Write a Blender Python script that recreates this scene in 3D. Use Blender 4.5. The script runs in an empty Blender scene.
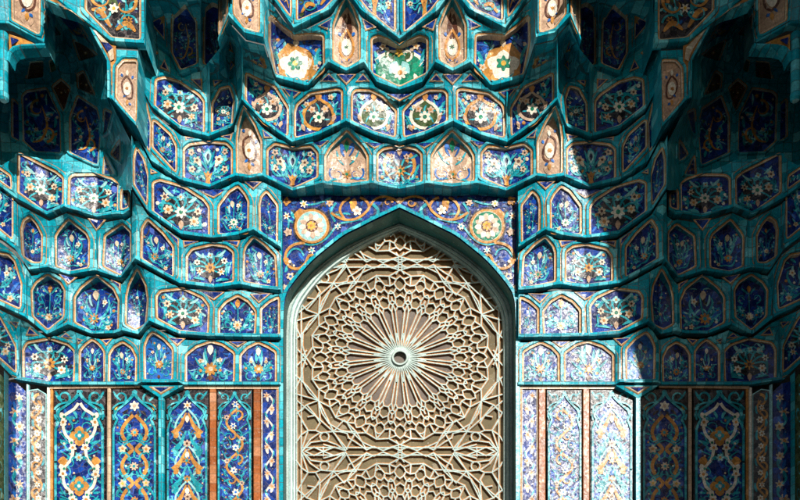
import bpy, math, random
from mathutils import Vector
from mathutils.geometry import delaunay_2d_cdt

# ------------------------------------------------------------------ measuring frame
# The portal was measured off in a survey grid: one grid unit is 1/76.7 m on the door plane (Y = 0).
S, D, P, ZC, CX = 76.7, 10.0, 720.0, 1.6, 399.5

def U(px, py, Y):
    k = (D + Y) / (D * S)
    return Vector(((px - CX) * k, Y, ZC + (P - py) * k))

scene = bpy.context.scene
COL = scene.collection

# ------------------------------------------------------------------ materials
MATS = {}

def glaze(name, base, var=0.35, light=None, rough=0.27, scale=15.0, joint=(0.16, 0.16, 0.14), jw=0.035, grid=False,
          bump=0.16, tilt=0.13):
    m = bpy.data.materials.new(name)
    m.use_nodes = True
    nt = m.node_tree
    N, L = nt.nodes, nt.links
    N.clear()
    out = N.new('ShaderNodeOutputMaterial')
    bs = N.new('ShaderNodeBsdfPrincipled')
    L.new(bs.outputs[0], out.inputs[0])
    geo = N.new('ShaderNodeNewGeometry')
    if grid:
        # rectangular glazed pieces
        sc = N.new('ShaderNodeVectorMath'); sc.operation = 'MULTIPLY'
        sc.inputs[1].default_value = (8.5, 8.5, 8.5)
        L.new(geo.outputs['Position'], sc.inputs[0])
        off = N.new('ShaderNodeVectorMath'); off.operation = 'ADD'; off.inputs[1].default_value = (100.3, 100.15, 100.2)
        L.new(sc.outputs[0], off.inputs[0])
        fl = N.new('ShaderNodeVectorMath'); fl.operation = 'FLOOR'
        L.new(off.outputs[0], fl.inputs[0])
        wn = N.new('ShaderNodeTexWhiteNoise'); wn.noise_dimensions = '3D'
        L.new(fl.outputs[0], wn.inputs['Vector'])
        cell = wn.outputs['Value']
        fr = N.new('ShaderNodeVectorMath'); fr.operation = 'FRACTION'
        L.new(off.outputs[0], fr.inputs[0])
        sep = N.new('ShaderNodeSeparateXYZ'); L.new(fr.outputs[0], sep.inputs[0])
        mn = N.new('ShaderNodeMath'); mn.operation = 'MINIMUM'
        L.new(sep.outputs['X'], mn.inputs[0]); L.new(sep.outputs['Z'], mn.inputs[1])
        edge = mn.outputs[0]; jwv = 0.07
    else:
        vo = N.new('ShaderNodeTexVoronoi'); vo.feature = 'F1'; vo.inputs['Scale'].default_value = scale
        L.new(geo.outputs['Position'], vo.inputs['Vector'])
        sepc = N.new('ShaderNodeSeparateColor'); L.new(vo.outputs['Color'], sepc.inputs[0])
        cell = sepc.outputs[0]
        ve = N.new('ShaderNodeTexVoronoi'); ve.feature = 'DISTANCE_TO_EDGE'; ve.inputs['Scale'].default_value = scale
        L.new(geo.outputs['Position'], ve.inputs['Vector'])
        edge = ve.outputs['Distance']; jwv = jw
    if light is None:
        light = tuple(min(0.85, c * (1 + var) + 0.012 * var) for c in base)
    dark = tuple(c * (1 - var) for c in base)
    ramp = N.new('ShaderNodeValToRGB')
    ramp.color_ramp.elements[0].position = 0.0; ramp.color_ramp.elements[0].color = (*dark, 1)
    ramp.color_ramp.elements[1].position = 1.0; ramp.color_ramp.elements[1].color = (*light, 1)
    e = ramp.color_ramp.elements.new(0.6); e.color = (*base, 1)
    e = ramp.color_ramp.elements.new(0.93); e.color = (*light, 1)
    ramp.color_ramp.elements[-1].color = (*[min(.8, c * 1.1 + .07) for c in light], 1)
    L.new(cell, ramp.inputs[0])
    no = N.new('ShaderNodeTexNoise'); no.inputs['Scale'].default_value = 45.0; no.inputs['Detail'].default_value = 4.0
    L.new(geo.outputs['Position'], no.inputs['Vector'])
    mr = N.new('ShaderNodeMapRange'); mr.inputs[1].default_value = 0.3; mr.inputs[2].default_value = 0.75
    mr.inputs[3].default_value = 0.72; mr.inputs[4].default_value = 1.22
    L.new(no.outputs['Fac'], mr.inputs[0])
    mul = N.new('ShaderNodeMix'); mul.data_type = 'RGBA'; mul.blend_type = 'MULTIPLY'; mul.inputs[0].default_value = 1.0
    L.new(ramp.outputs[0], mul.inputs[6])
    cmb = N.new('ShaderNodeCombineColor')
    for i in range(3): L.new(mr.outputs[0], cmb.inputs[i])
    L.new(cmb.outputs[0], mul.inputs[7])
    # weathering: broad stains and worn, dusty patches
    st = N.new('ShaderNodeTexNoise'); st.inputs['Scale'].default_value = 2.6; st.inputs['Detail'].default_value = 6.0; st.inputs['Roughness'].default_value = .65
    L.new(geo.outputs['Position'], st.inputs['Vector'])
    sr = N.new('ShaderNodeMapRange'); sr.inputs[1].default_value = 0.35; sr.inputs[2].default_value = 0.7; sr.inputs[3].default_value = 0.8; sr.inputs[4].default_value = 1.15
    L.new(st.outputs['Fac'], sr.inputs[0])
    sm = N.new('ShaderNodeMix'); sm.data_type = 'RGBA'; sm.blend_type = 'MULTIPLY'; sm.inputs[0].default_value = 1.0
    sc3 = N.new('ShaderNodeCombineColor')
    for i in range(3): L.new(sr.outputs[0], sc3.inputs[i])
    L.new(mul.outputs[2], sm.inputs[6]); L.new(sc3.outputs[0], sm.inputs[7])
    ch = N.new('ShaderNodeTexNoise'); ch.inputs['Scale'].default_value = 30.0; ch.inputs['Detail'].default_value = 5.0
    L.new(geo.outputs['Position'], ch.inputs['Vector'])
    cg = N.new('ShaderNodeMath'); cg.operation = 'GREATER_THAN'; cg.inputs[1].default_value = 0.685
    L.new(ch.outputs['Fac'], cg.inputs[0])
    cm_ = N.new('ShaderNodeMath'); cm_.operation = 'MULTIPLY'; cm_.inputs[1].default_value = 0.6
    L.new(cg.outputs[0], cm_.inputs[0])
    mul = N.new('ShaderNodeMix'); mul.data_type = 'RGBA'
    L.new(cm_.outputs[0], mul.inputs[0]); L.new(sm.outputs[2], mul.inputs[6]); mul.inputs[7].default_value = (.36, .33, .29, 1)
    lt = N.new('ShaderNodeMath'); lt.operation = 'LESS_THAN'; lt.inputs[1].default_value = jwv
    L.new(edge, lt.inputs[0])
    jm = N.new('ShaderNodeMath'); jm.operation = 'MULTIPLY'; jm.inputs[1].default_value = 0.75 if grid else 0.42
    L.new(lt.outputs[0], jm.inputs[0])
    mj = N.new('ShaderNodeMix'); mj.data_type = 'RGBA'
    L.new(jm.outputs[0], mj.inputs[0]); L.new(mul.outputs[2], mj.inputs[6]); mj.inputs[7].default_value = (*joint, 1)
    L.new(mj.outputs[2], bs.inputs['Base Color'])
    # hand-set pieces lie slightly out of plane and the glaze is wavy
    n2 = N.new('ShaderNodeTexNoise'); n2.inputs['Scale'].default_value = 22.0; n2.inputs['Detail'].default_value = 3.0
    L.new(geo.outputs['Position'], n2.inputs['Vector'])
    ad = N.new('ShaderNodeMath'); ad.operation = 'MULTIPLY_ADD'; ad.inputs[1].default_value = 0.35
    L.new(cell, ad.inputs[0]); L.new(n2.outputs['Fac'], ad.inputs[2])
    bp = N.new('ShaderNodeBump'); bp.inputs['Strength'].default_value = bump; bp.inputs['Distance'].default_value = 0.02
    L.new(ad.outputs[0], bp.inputs['Height'])
    if tilt > 0:
        vt_ = N.new('ShaderNodeTexVoronoi'); vt_.feature = 'F1'; vt_.inputs['Scale'].default_value = 38.0
        L.new(geo.outputs['Position'], vt_.inputs['Vector'])
        t1 = N.new('ShaderNodeVectorMath'); t1.operation = 'SUBTRACT'; t1.inputs[1].default_value = (.5, .5, .5)
        L.new(vt_.outputs['Color'], t1.inputs[0])
        t2 = N.new('ShaderNodeVectorMath'); t2.operation = 'SCALE'; t2.inputs['Scale'].default_value = tilt * (.5 if grid else 1)
        L.new(t1.outputs[0], t2.inputs[0])
        t3 = N.new('ShaderNodeVectorMath'); t3.operation = 'ADD'
        L.new(geo.outputs['Normal'], t3.inputs[0]); L.new(t2.outputs[0], t3.inputs[1])
        t4 = N.new('ShaderNodeVectorMath'); t4.operation = 'NORMALIZE'
        L.new(t3.outputs[0], t4.inputs[0]); L.new(t4.outputs[0], bp.inputs['Normal'])
    L.new(bp.outputs[0], bs.inputs['Normal'])
    rr = N.new('ShaderNodeMapRange'); rr.inputs[3].default_value = rough * 0.7; rr.inputs[4].default_value = rough * 1.7
    L.new(no.outputs['Fac'], rr.inputs[0])
    L.new(rr.outputs[0], bs.inputs['Roughness'])
    bs.inputs['Specular IOR Level'].default_value = 0.26
    MATS[name] = m
    return m

TQJ = (0.05, 0.075, 0.075)
glaze('turquoise', (0.004, 0.36, 0.47), 0.32, light=(0.12, 0.56, 0.63), grid=True, joint=TQJ)
glaze('turquoise_leaf', (0.01, 0.33, 0.40), 0.35, light=(0.10, 0.5, 0.55), joint=TQJ)
glaze('pale_turquoise', (0.30, 0.60, 0.60), 0.2, joint=(0.2, 0.25, 0.24))
glaze('cobalt', (0.004, 0.026, 0.195), 0.65, light=(0.006, 0.062, 0.36), joint=(0.10, 0.09, 0.12), rough=0.25)
glaze('mid_blue', (0.012, 0.12, 0.42), 0.4, joint=(0.10, 0.10, 0.15))
glaze('dark_slate', (0.022, 0.020, 0.026), 0.5, light=(0.07, 0.06, 0.065), joint=(0.16, 0.13, 0.12))
glaze('plum', (0.012, 0.014, 0.075), 0.5, joint=(0.12, 0.1, 0.1))
glaze('cream', (0.66, 0.53, 0.38), 0.18, joint=(0.3, 0.2, 0.13))
glaze('orange', (0.54, 0.235, 0.06), 0.28, joint=(0.3, 0.15, 0.06))
glaze('ochre', (0.52, 0.235, 0.05), 0.28, joint=(0.22, 0.11, 0.04))
glaze('brick_orange', (0.35, 0.10, 0.025), 0.35, grid=True, joint=(0.2, 0.11, 0.06), light=(0.42, 0.17, 0.07))
glaze('sand', (0.56, 0.40, 0.27), 0.2, grid=True, joint=(0.25, 0.18, 0.12))
glaze('white_glaze', (0.76, 0.70, 0.58), 0.1, joint=(0.4, 0.33, 0.25))
glaze('pink', (0.50, 0.33, 0.22), 0.25, joint=(0.25, 0.14, 0.11))
glaze('rose', (0.58, 0.41, 0.30), 0.15, joint=(0.3, 0.18, 0.14))
glaze('brown', (0.10, 0.035, 0.022), 0.4, joint=(0.2, 0.12, 0.08))
glaze('green', (0.003, 0.19, 0.105), 0.35, joint=(0.1, 0.16, 0.12))
glaze('olive', (0.05, 0.085, 0.028), 0.4, joint=(0.13, 0.14, 0.1))
glaze('yellow', (0.70, 0.42, 0.06), 0.2, joint=(0.3, 0.2, 0.08))
glaze('paint_white', (0.43, 0.535, 0.50), 0.08, joint=(0.55, 0.62, 0.58), jw=0.01, rough=0.4, tilt=0, scale=6)
glaze('paint_pale', (0.36, 0.50, 0.485), 0.08, joint=(0.4, 0.52, 0.5), jw=0.01, rough=0.4, tilt=0, scale=6)
glaze('paint_green', (0.025, 0.11, 0.105), 0.12, joint=(0.04, 0.1, 0.1), jw=0.01, rough=0.4, tilt=0, scale=5)
glaze('gilt', (0.55, 0.22, 0.05), 0.2, joint=(0.3, 0.12, 0.04), jw=0.01, rough=0.4, tilt=0)
glaze('wood_khaki', (0.145, 0.115, 0.060), 0.16, joint=(0.12, 0.09, 0.05), jw=0.01, rough=0.6, scale=4, bump=0.1, tilt=0)
glaze('wood_grey', (0.15, 0.125, 0.105), 0.12, joint=(0.12, 0.1, 0.085), jw=0.01, rough=0.6, scale=4, bump=0.1, tilt=0)
glaze('granite', (0.15, 0.145, 0.14), 0.25, joint=(0.15, 0.15, 0.14), jw=0.01, rough=0.75, scale=3, bump=0.1, tilt=0)
glaze('paving', (0.07, 0.068, 0.063), 0.2, joint=(0.12, 0.12, 0.11), jw=0.02, rough=0.8, scale=1.2, bump=0.1, tilt=0)

# ------------------------------------------------------------------ mesh helper
class MB:
    def __init__(s): s.v = []; s.f = []; s.m = []
    def face(s, pts, mat):
        n = len(s.v)
        s.v.extend(pts)
        s.f.append(tuple(range(n, n + len(pts)))); s.m.append(mat)
    def tris(s, verts, tri, mat):
        n = len(s.v)
        s.v.extend(verts)
        for t in tri:
            s.f.append(tuple(n + i for i in t)); s.m.append(mat)
    def strip(s, A, B, mat, closed=False):
        n = len(A)
        for i in range(n if closed else n - 1):
            j = (i + 1) % n
            s.face([A[i], A[j], B[j], B[i]], mat)
    def fan(s, c, pts, mat):
        n = len(pts)
        for i in range(n): s.face([c, pts[i], pts[(i + 1) % n]], mat)
    def box(s, x0, x1, y0, y1, z0, z1, mat):
        p = [Vector((x, y, z)) for z in (z0, z1) for y in (y0, y1) for x in (x0, x1)]
        for q in ((0, 1, 3, 2), (4, 5, 7, 6), (0, 1, 5, 4), (2, 3, 7, 6), (0, 2, 6, 4), (1, 3, 7, 5)):
            s.face([p[i] for i in q], mat)
    def build(s, name, root=None, flip=False, smooth=False):
        if not s.f: return None
        me = bpy.data.meshes.new(name)
        o = root.location if root is not None else Vector((0, 0, 0))
        vs = [((-p.x if flip else p.x) - o.x, p.y - o.y, p.z - o.z) for p in s.v]
        me.from_pydata(vs, [], [tuple(reversed(f)) for f in s.f] if flip else s.f)
        names = []
        for m in s.m:
            if m not in names: names.append(m)
        for nme in names: me.materials.append(MATS[nme])
        idx = {n: i for i, n in enumerate(names)}
        me.polygons.foreach_set('material_index', [idx[m] for m in s.m])
        if smooth: me.polygons.foreach_set('use_smooth', [True] * len(s.f))
        me.update()
        ob = bpy.data.objects.new(name, me)
        COL.objects.link(ob)
        if root is not None: ob.parent = root
        return ob

def thing(name, label, cat, loc, group=None, kind=None, flip=False):
    o = bpy.data.objects.new(name, None)
    o.empty_display_size = 0.1
    COL.objects.link(o)
    o.location = (-loc.x if flip else loc.x, loc.y, loc.z)
    o['label'] = label; o['category'] = cat
    if group: o['group'] = group
    o['kind'] = kind or 'thing'
    return o

def tag(o, label, cat, group=None, kind=None):
    o['label'] = label; o['category'] = cat
    if group: o['group'] = group
    o['kind'] = kind or 'thing'
    return o

# ------------------------------------------------------------------ plane geometry
def lerp(a, b, t): return a + (b - a) * t

def at(poly, x, i=1):
    """value i of a polyline of tuples sorted by x"""
    if x <= poly[0][0]: return poly[0][i]
    for a, b in zip(poly, poly[1:]):
        if x <= b[0]:
            if b[0] == a[0]: return b[i]
            return lerp(a[i], b[i], (x - a[0]) / (b[0] - a[0]))
    return poly[-1][i]

def area(p):
    return 0.5 * sum(p[i][0] * p[(i + 1) % len(p)][1] - p[(i + 1) % len(p)][0] * p[i][1] for i in range(len(p)))

def inside(p, x, y):
    c = False; n = len(p); j = n - 1
    for i in range(n):
        xi, yi = p[i]; xj, yj = p[j]
        if (yi > y) != (yj > y) and x < (xj - xi) * (y - yi) / (yj - yi) + xi: c = not c
        j = i
    return c

def offset(p, d):
    """move a closed outline outwards by d"""
    n = len(p); sg = 1 if area(p) > 0 else -1
    res = []
    for i in range(n):
        a, b, c = p[i - 1], p[i], p[(i + 1) % n]
        e1 = (b[0] - a[0], b[1] - a[1]); e2 = (c[0] - b[0], c[1] - b[1])
        l1 = math.hypot(*e1) or 1e-6; l2 = math.hypot(*e2) or 1e-6
        n1 = (e1[1] / l1 * sg, -e1[0] / l1 * sg); n2 = (e2[1] / l2 * sg, -e2[0] / l2 * sg)
        mx, my = n1[0] + n2[0], n1[1] + n2[1]
        k = max(0.45, 0.5 * (mx * mx + my * my))
        res.append((b[0] + mx * d / k, b[1] + my * d / k))
    return res

def densify(p, step, closed=True):
    res = []
    n = len(p)
    for i in range(n if closed else n - 1):
        a, b = p[i], p[(i + 1) % n]
        k = max(1, int(math.hypot(b[0] - a[0], b[1] - a[1]) / step + 0.5))
        for j in range(k): res.append((lerp(a[0], b[0], j / k), lerp(a[1], b[1], j / k)))
    if not closed: res.append(p[-1])
    return res

def soften(p, r=1.6):
    """clip the corners of an outline a little, the way tile frames turn a corner"""
    res = []
    n = len(p)
    for i in range(n):
        a, b, c = p[i - 1], p[i], p[(i + 1) % n]
        l1 = math.hypot(a[0] - b[0], a[1] - b[1]); l2 = math.hypot(c[0] - b[0], c[1] - b[1])
        t1 = min(0.35, r / max(l1, .01)); t2 = min(0.35, r / max(l2, .01))
        p1 = (lerp(b[0], a[0], t1), lerp(b[1], a[1], t1)); p2 = (lerp(b[0], c[0], t2), lerp(b[1], c[1], t2))
        q = (0.25 * p1[0] + 0.5 * b[0] + 0.25 * p2[0], 0.25 * p1[1] + 0.5 * b[1] + 0.25 * p2[1])
        res += [p1, q, p2]
    return res

def cdt(outer, holes, folds, grid):
    vs, es = [], []
    def loop(pl):
        n = len(vs); vs.extend(Vector(q) for q in pl)
        es.extend((n + i, n + (i + 1) % len(pl)) for i in range(len(pl)))
    loop(outer)
    for h in holes: loop(h)
    for a, b in folds:
        k = max(1, int(math.hypot(b[0] - a[0], b[1] - a[1]) / grid))
        n = len(vs)
        for i in range(k + 1): vs.append(Vector((lerp(a[0], b[0], i / k), lerp(a[1], b[1], i / k))))
        es.extend((n + i, n + i + 1) for i in range(k))
    xs = [q[0] for q in outer]; ys = [q[1] for q in outer]
    y = min(ys) + grid * .5; r = 0
    while y < max(ys):
        x = min(xs) + (0.25 + 0.5 * (r % 2)) * grid
        while x < max(xs):
            if inside(outer, x, y) and not any(inside(h, x, y) for h in holes): vs.append(Vector((x, y)))
            x += grid
        y += grid; r += 1
    ov, oe, of, _, _, _ = delaunay_2d_cdt(vs, es, [], 0, 1e-4)
    tri = []
    for f in of:
        cx = sum(ov[i].x for i in f) / len(f); cy = sum(ov[i].y for i in f) / len(f)
        if inside(outer, cx, cy) and not any(inside(h, cx, cy) for h in holes): tri.append(tuple(f))
    return [(v.x, v.y) for v in ov], tri

# ------------------------------------------------------------------ a tier face between its lower edge and the edge of the tier above
class Surf:
    def __init__(s, bot, top, e=1.7):
        s.bot, s.top, s.e = bot, top, e
    def Y(s, x, y):
        yb, yt = at(s.bot, x), at(s.top, x)
        t = 0 if abs(yb - yt) < 1e-6 else (yb - y) / (yb - yt)
        Yb, Yt = at(s.bot, x, 2), at(s.top, x, 2)
        if t <= 0: return Yb
        if t >= 1: return Yt
        return Yb + (Yt - Yb) * t ** s.e
    def pt(s, x, y, h=0.0):
        v = U(x, y, s.Y(x, y)); v.y -= h
        return v
    def xs(s):
        return sorted({round(q[0], 2) for q in s.bot} | {round(q[0], 2) for q in s.top})

class Flat:
    """a plain wall following a plan line"""
    def __init__(s, plan): s.plan = plan; s.bot = s.top = None
    def Y(s, x, y): return at(s.plan, x, 1)
    def pt(s, x, y, h=0.0):
        v = U(x, y, s.Y(x, y)); v.y -= h
        return v
    def xs(s): return [q[0] for q in s.plan]

# ------------------------------------------------------------------ tile mosaics
class Mosaic:
    """draws flowers, leaves and ribbons of cut tile onto a panel; u runs -1..1 across, v 0..1 up"""
    def __init__(s, mb, outline, pt, seed=0):
        s.mb, s.o, s.pt = mb, outline, pt
        xs = [q[0] for q in outline]; ys = [q[1] for q in outline]
        s.x0, s.x1, s.y0, s.y1 = min(xs), max(xs), min(ys), max(ys)
        s.w, s.h = s.x1 - s.x0, s.y1 - s.y0
        s.layer = 0; s.c = 0; s.thin = 1.0
        s.r = random.Random(seed)
        s.k = min(s.w, s.h * 1.1) / 33.0
    def xy(s, u, v):
        x = lerp(s.x0, s.x1, 0.5 + 0.5 * u)
        hits = []
        n = len(s.o)
        xx = min(max(x, s.x0 + .05), s.x1 - .05)
        for i in range(n):
            a, b = s.o[i], s.o[(i + 1) % n]
            if (a[0] - xx) * (b[0] - xx) <= 0 and a[0] != b[0]:
                hits.append(lerp(a[1], b[1], (xx - a[0]) / (b[0] - a[0])))
        if len(hits) < 2: return x, lerp(s.y1, s.y0, v)
        return x, lerp(max(hits), min(hits), v)
    def up(s): s.layer += 1
    def H(s): return 0.0025 + 0.0016 * s.layer + (s.c % 150) * 9e-6
    def P(s, x, y): return s.pt(x, y, s.H())
    def ok(s, x, y): return inside(s.o, x, y)
    def clampin(s, x, y, c):
        if s.ok(x, y): return x, y
        for i in range(6):
            x, y = lerp(x, c[0], .25), lerp(y, c[1], .25)
            if s.ok(x, y): break
        return x, y
    def poly(s, pts, mat, c=None):
        if c is None: c = (sum(p[0] for p in pts) / len(pts), sum(p[1] for p in pts) / len(pts))
        if not s.ok(*c): return
        s.c += 1
        pts = [s.clampin(*p, c) for p in pts]
        n = max(1, int(max(math.hypot(p[0] - c[0], p[1] - c[1]) for p in pts) / 2.2))
        if n > 1 and len(pts) < 16: pts = densify(pts, 2.4)
        prev = None
        for j in range(1, n + 1):
            cur = [s.P(lerp(c[0], p[0], j / n), lerp(c[1], p[1], j / n)) for p in pts]
            if prev is None: s.mb.fan(s.P(*c), cur, mat)
            else: s.mb.strip(prev, cur, mat, True)
            prev = cur
    def path(s, uv, n=8, raw=False):
        p = uv if raw else [s.xy(*q) for q in uv]
        if len(p) == 2: return densify(p, 2.0, False)
        res = []
        for i in range(len(p) - 1):
            a, b, c, d = p[max(i - 1, 0)], p[i], p[i + 1], p[min(i + 2, len(p) - 1)]
            for j in range(n):
                t = j / n
                res.append(tuple(0.5 * (2 * b[k] + (c[k] - a[k]) * t + (2 * a[k] - 5 * b[k] + 4 * c[k] - d[k]) * t * t + (3 * b[k] - a[k] - 3 * c[k] + d[k]) * t ** 3) for k in (0, 1)))
        res.append(p[-1])
        return res
    def stroke(s, uv, w, mat, taper='both', raw=False, n=7):
        if mat in ('turquoise_leaf', 'pale_turquoise', 'mid_blue'): w *= s.thin
        p = s.path(uv, n, raw)
        m = len(p)
        L, R = [], []
        for i in range(m):
            a, b = p[max(0, i - 1)], p[min(m - 1, i + 1)]
            dx, dy = b[0] - a[0], b[1] - a[1]; l = math.hypot(dx, dy) or 1
            t = i / (m - 1)
            f = {'both': math.sin(math.pi * (0.06 + 0.88 * t)) ** .7, 'end': (1 - t * .85), 'none': 1.0, 'start': .25 + .75 * t}[taper]
            hw = w * .5 * f
            L.append((p[i][0] - dy / l * hw, p[i][1] + dx / l * hw)); R.append((p[i][0] + dy / l * hw, p[i][1] - dx / l * hw))
        for i in range(m - 1):
            if s.ok(*p[i]) and s.ok(*p[i + 1]) and all(s.ok(*q) for q in (L[i], L[i + 1], R[i], R[i + 1])):
                s.c += 1
                s.mb.face([s.P(*L[i]), s.P(*L[i + 1]), s.P(*R[i + 1]), s.P(*R[i])], mat)
    def disc(s, c, r, mat, n=10, ry=None):
        ry = ry or r
        s.poly([(c[0] + r * math.cos(6.2832 * i / n), c[1] + ry * math.sin(6.2832 * i / n)) for i in range(n)], mat, c)
    def flower(s, u, v, r, petals=6, col='white_glaze', ctr='orange', sharp=.3, rot=None, raw=False, back=None):
        c = (u, v) if raw else s.xy(u, v)
        r *= s.r.uniform(.86, 1.08) * (1 if raw else .76); c = (c[0] + s.r.uniform(-.5, .5), c[1] + s.r.uniform(-.5, .5))
        if rot is None: rot = s.r.random() * 6
        if back: s.disc(c, r * 1.25, back)
        s.up()
        n = petals * 6
        kind = s.r.random()
        if kind < .3 and petals >= 6: f = lambda a: r * (.72 + .30 * math.cos(petals * a))
        elif kind < .5: f = lambda a: r * (.66 + .40 * abs(math.cos(petals * a / 2)) ** 2.2)
        else: f = lambda a: r * (.56 + .44 * abs(math.cos(petals * a / 2)) ** .75)
        s.poly([(c[0] + f(a) * math.cos(a + rot), c[1] + f(a) * math.sin(a + rot)) for a in (6.28319 * i / n for i in range(n))], col, c)
        s.up()
        if ctr: s.disc(c, r * .36, ctr, 7)
        s.layer -= 2
    def leaf(s, u, v, ang, l, w, mat, curl=.3, raw=False):
        c = (u, v) if raw else s.xy(u, v)
        ang += s.r.uniform(-.15, .15); l *= s.r.uniform(.85, 1.12); w *= s.r.uniform(.8, 1.1)
        ca, sa = math.cos(ang), -math.sin(ang)
        p = []
        for i in range(5):
            t = i / 4
            d = l * t; o = curl * l * t * t
            p.append((c[0] + ca * d - sa * o, c[1] + sa * d + ca * o))
        s.stroke(p, w, mat, 'both', raw=True, n=3)
    def tear(s, u, v, ang, l, w, mat, raw=False):
        c = (u, v) if raw else s.xy(u, v)
        ca, sa = math.cos(ang), -math.sin(ang)
        pts = []
        for a, b in ((0, 0), (.3, .38), (.62, .5), (.85, .3), (1, 0), (.85, -.3), (.62, -.5), (.3, -.38)):
            pts.append((c[0] + ca * a * l - sa * b * w, c[1] + sa * a * l + ca * b * w))
        s.poly(pts, mat, (c[0] + ca * l * .55, c[1] + sa * l * .55))
    def spiral(s, u, v, r, a0, turns, w, mat, raw=False):
        c = (u, v) if raw else s.xy(u, v)
        n = int(10 * abs(turns)) + 4
        p = []
        for i in range(n + 1):
            t = i / n; a = a0 + turns * 6.2832 * t; rr = r * (1 - .75 * t)
            p.append((c[0] + rr * math.cos(a), c[1] - rr * math.sin(a)))
        s.stroke(p, w, mat, 'end', raw=True, n=2)
    def vines(s, n):
        k = s.k
        for i in range(n):
            u0 = s.r.uniform(0, .3); v0 = s.r.uniform(.03, .35); u1 = s.r.uniform(.35, .92); v1 = s.r.uniform(.15, .95); b = s.r.uniform(-.35, .35)
            for g in (1, -1):
                p = [(g * u0, v0), (g * (lerp(u0, u1, .35) + b * .5), lerp(v0, v1, .4)), (g * (lerp(u0, u1, .7) - b * .3), lerp(v0, v1, .75)), (g * u1, v1)]
                s.stroke(p, 1.25 * k, 'turquoise_leaf', 'none')
                q = s.path(p, 4)
                for j in range(1, len(q) - 1, 2):
                    a = math.atan2(-(q[j + 1][1] - q[j - 1][1]), q[j + 1][0] - q[j - 1][0]) + (.8 if j % 4 == 1 else -.8)
                    s.tear(q[j][0], q[j][1], a, 3.8 * k, 1.7 * k, ('turquoise_leaf', 'turquoise_leaf', 'mid_blue', 'pale_turquoise')[(i + j) % 4], raw=True)
                s.spiral(q[-1][0], q[-1][1], 3.2 * k, 1.2 * g, g * .8, 1.3 * k, 'turquoise_leaf', raw=True)
                if i % 2: s.up(); s.disc(q[-1], 1.3 * k, ('cream', 'orange', 'white_glaze')[i % 3], 6); s.layer -= 1
        s.up()
    def filler(s, n, mats=('turquoise_leaf', 'mid_blue', 'dark_slate', 'turquoise_leaf', 'plum'), l=7, w=2.0, vmin=.05, vmax=.95):
        for i in range(int(n * 1.35)):
            u = s.r.uniform(.05, .95); v = s.r.uniform(vmin, vmax); a = s.r.uniform(-.6, 2.4); m = s.r.choice(mats)
            ll = l * s.k * s.r.uniform(.7, 1.4); c = s.r.uniform(-.5, .5); ww = w * s.k * s.r.uniform(.7, 1.3)
            s.leaf(u, v, a, ll, ww, m, c)
            s.leaf(-u, v, math.pi - a, ll, ww, m, -c)
            if i % 3 == 0 and m in ('turquoise_leaf', 'mid_blue'):
                s.layer += 1
                s.leaf(u, v, a, ll * .9, ww * .35, 'pale_turquoise', c); s.leaf(-u, v, math.pi - a, ll * .9, ww * .35, 'pale_turquoise', -c)
                s.layer -= 1
        s.up()
        if 'turquoise_leaf' in mats: s.vines(3)
        for i in range(max(1, n // 3)):
            u = s.r.uniform(.25, .9); v = s.r.uniform(vmin + .05, vmax - .05); q = s.r.choice(('cream', 'white_glaze', 'rose', 'orange'))
            for g in (1, -1): s.disc(s.xy(g * u, v), s.k * s.r.uniform(1.0, 1.6), q, 6)
        s.up()

def both(f):
    f(1); f(-1)

def m_vase(m):
    k = m.k
    m.filler(9)
    def side(q):
        m.spiral(q * .48, .38, 7 * k, math.pi / 2 - q * 1.2, -q * .8, 2.4 * k, 'turquoise_leaf')
        m.spiral(q * .55, .72, 6 * k, -math.pi / 2 - q * .5, q * .7, 2.2 * k, 'turquoise_leaf')
        m.stroke([(0, .3), (q * .2, .5), (q * .45, .62), (q * .6, .55)], 2.2 * k, 'turquoise_leaf')
        m.stroke([(0, .25), (q * .15, .6), (q * .28, .85)], 2.0 * k, 'turquoise_leaf')
        m.stroke([(0, .2), (q * .3, .25), (q * .5, .2), (q * .8, .35)], 2.0 * k, 'turquoise_leaf')
    both(side); m.up()
    for q in (1, -1):
        m.flower(q * .5, .6, 4.3 * k, 5, 'cream', 'brown')
        m.flower(q * .72, .32, 3.4 * k, 5, 'cream', 'brown')
        m.flower(q * .75, .82, 3.2 * k, 5, 'rose', 'dark_slate')
        m.tear(q * .3, .42, math.pi / 2 - q * .5, 6 * k, 3 * k, 'white_glaze')
    m.tear(0, .47, math.pi / 2, 13 * k, 6.5 * k, 'turquoise_leaf'); m.up()
    m.tear(0, .52, math.pi / 2, 10 * k, 5 * k, 'pale_turquoise'); m.up()
    m.tear(0, .58, math.pi / 2, 6 * k, 2.6 * k, 'plum')
    m.poly([m.xy(*q) for q in ((-.12, .0), (.12, .0), (.08, .12), (.2, .3), (.08, .26), (0, .34), (-.08, .26), (-.2, .3), (-.08, .12))], 'ochre', m.xy(0, .14))
    m.flower(0, .2, 2 * k, 5, 'orange', 'brown')

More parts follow.
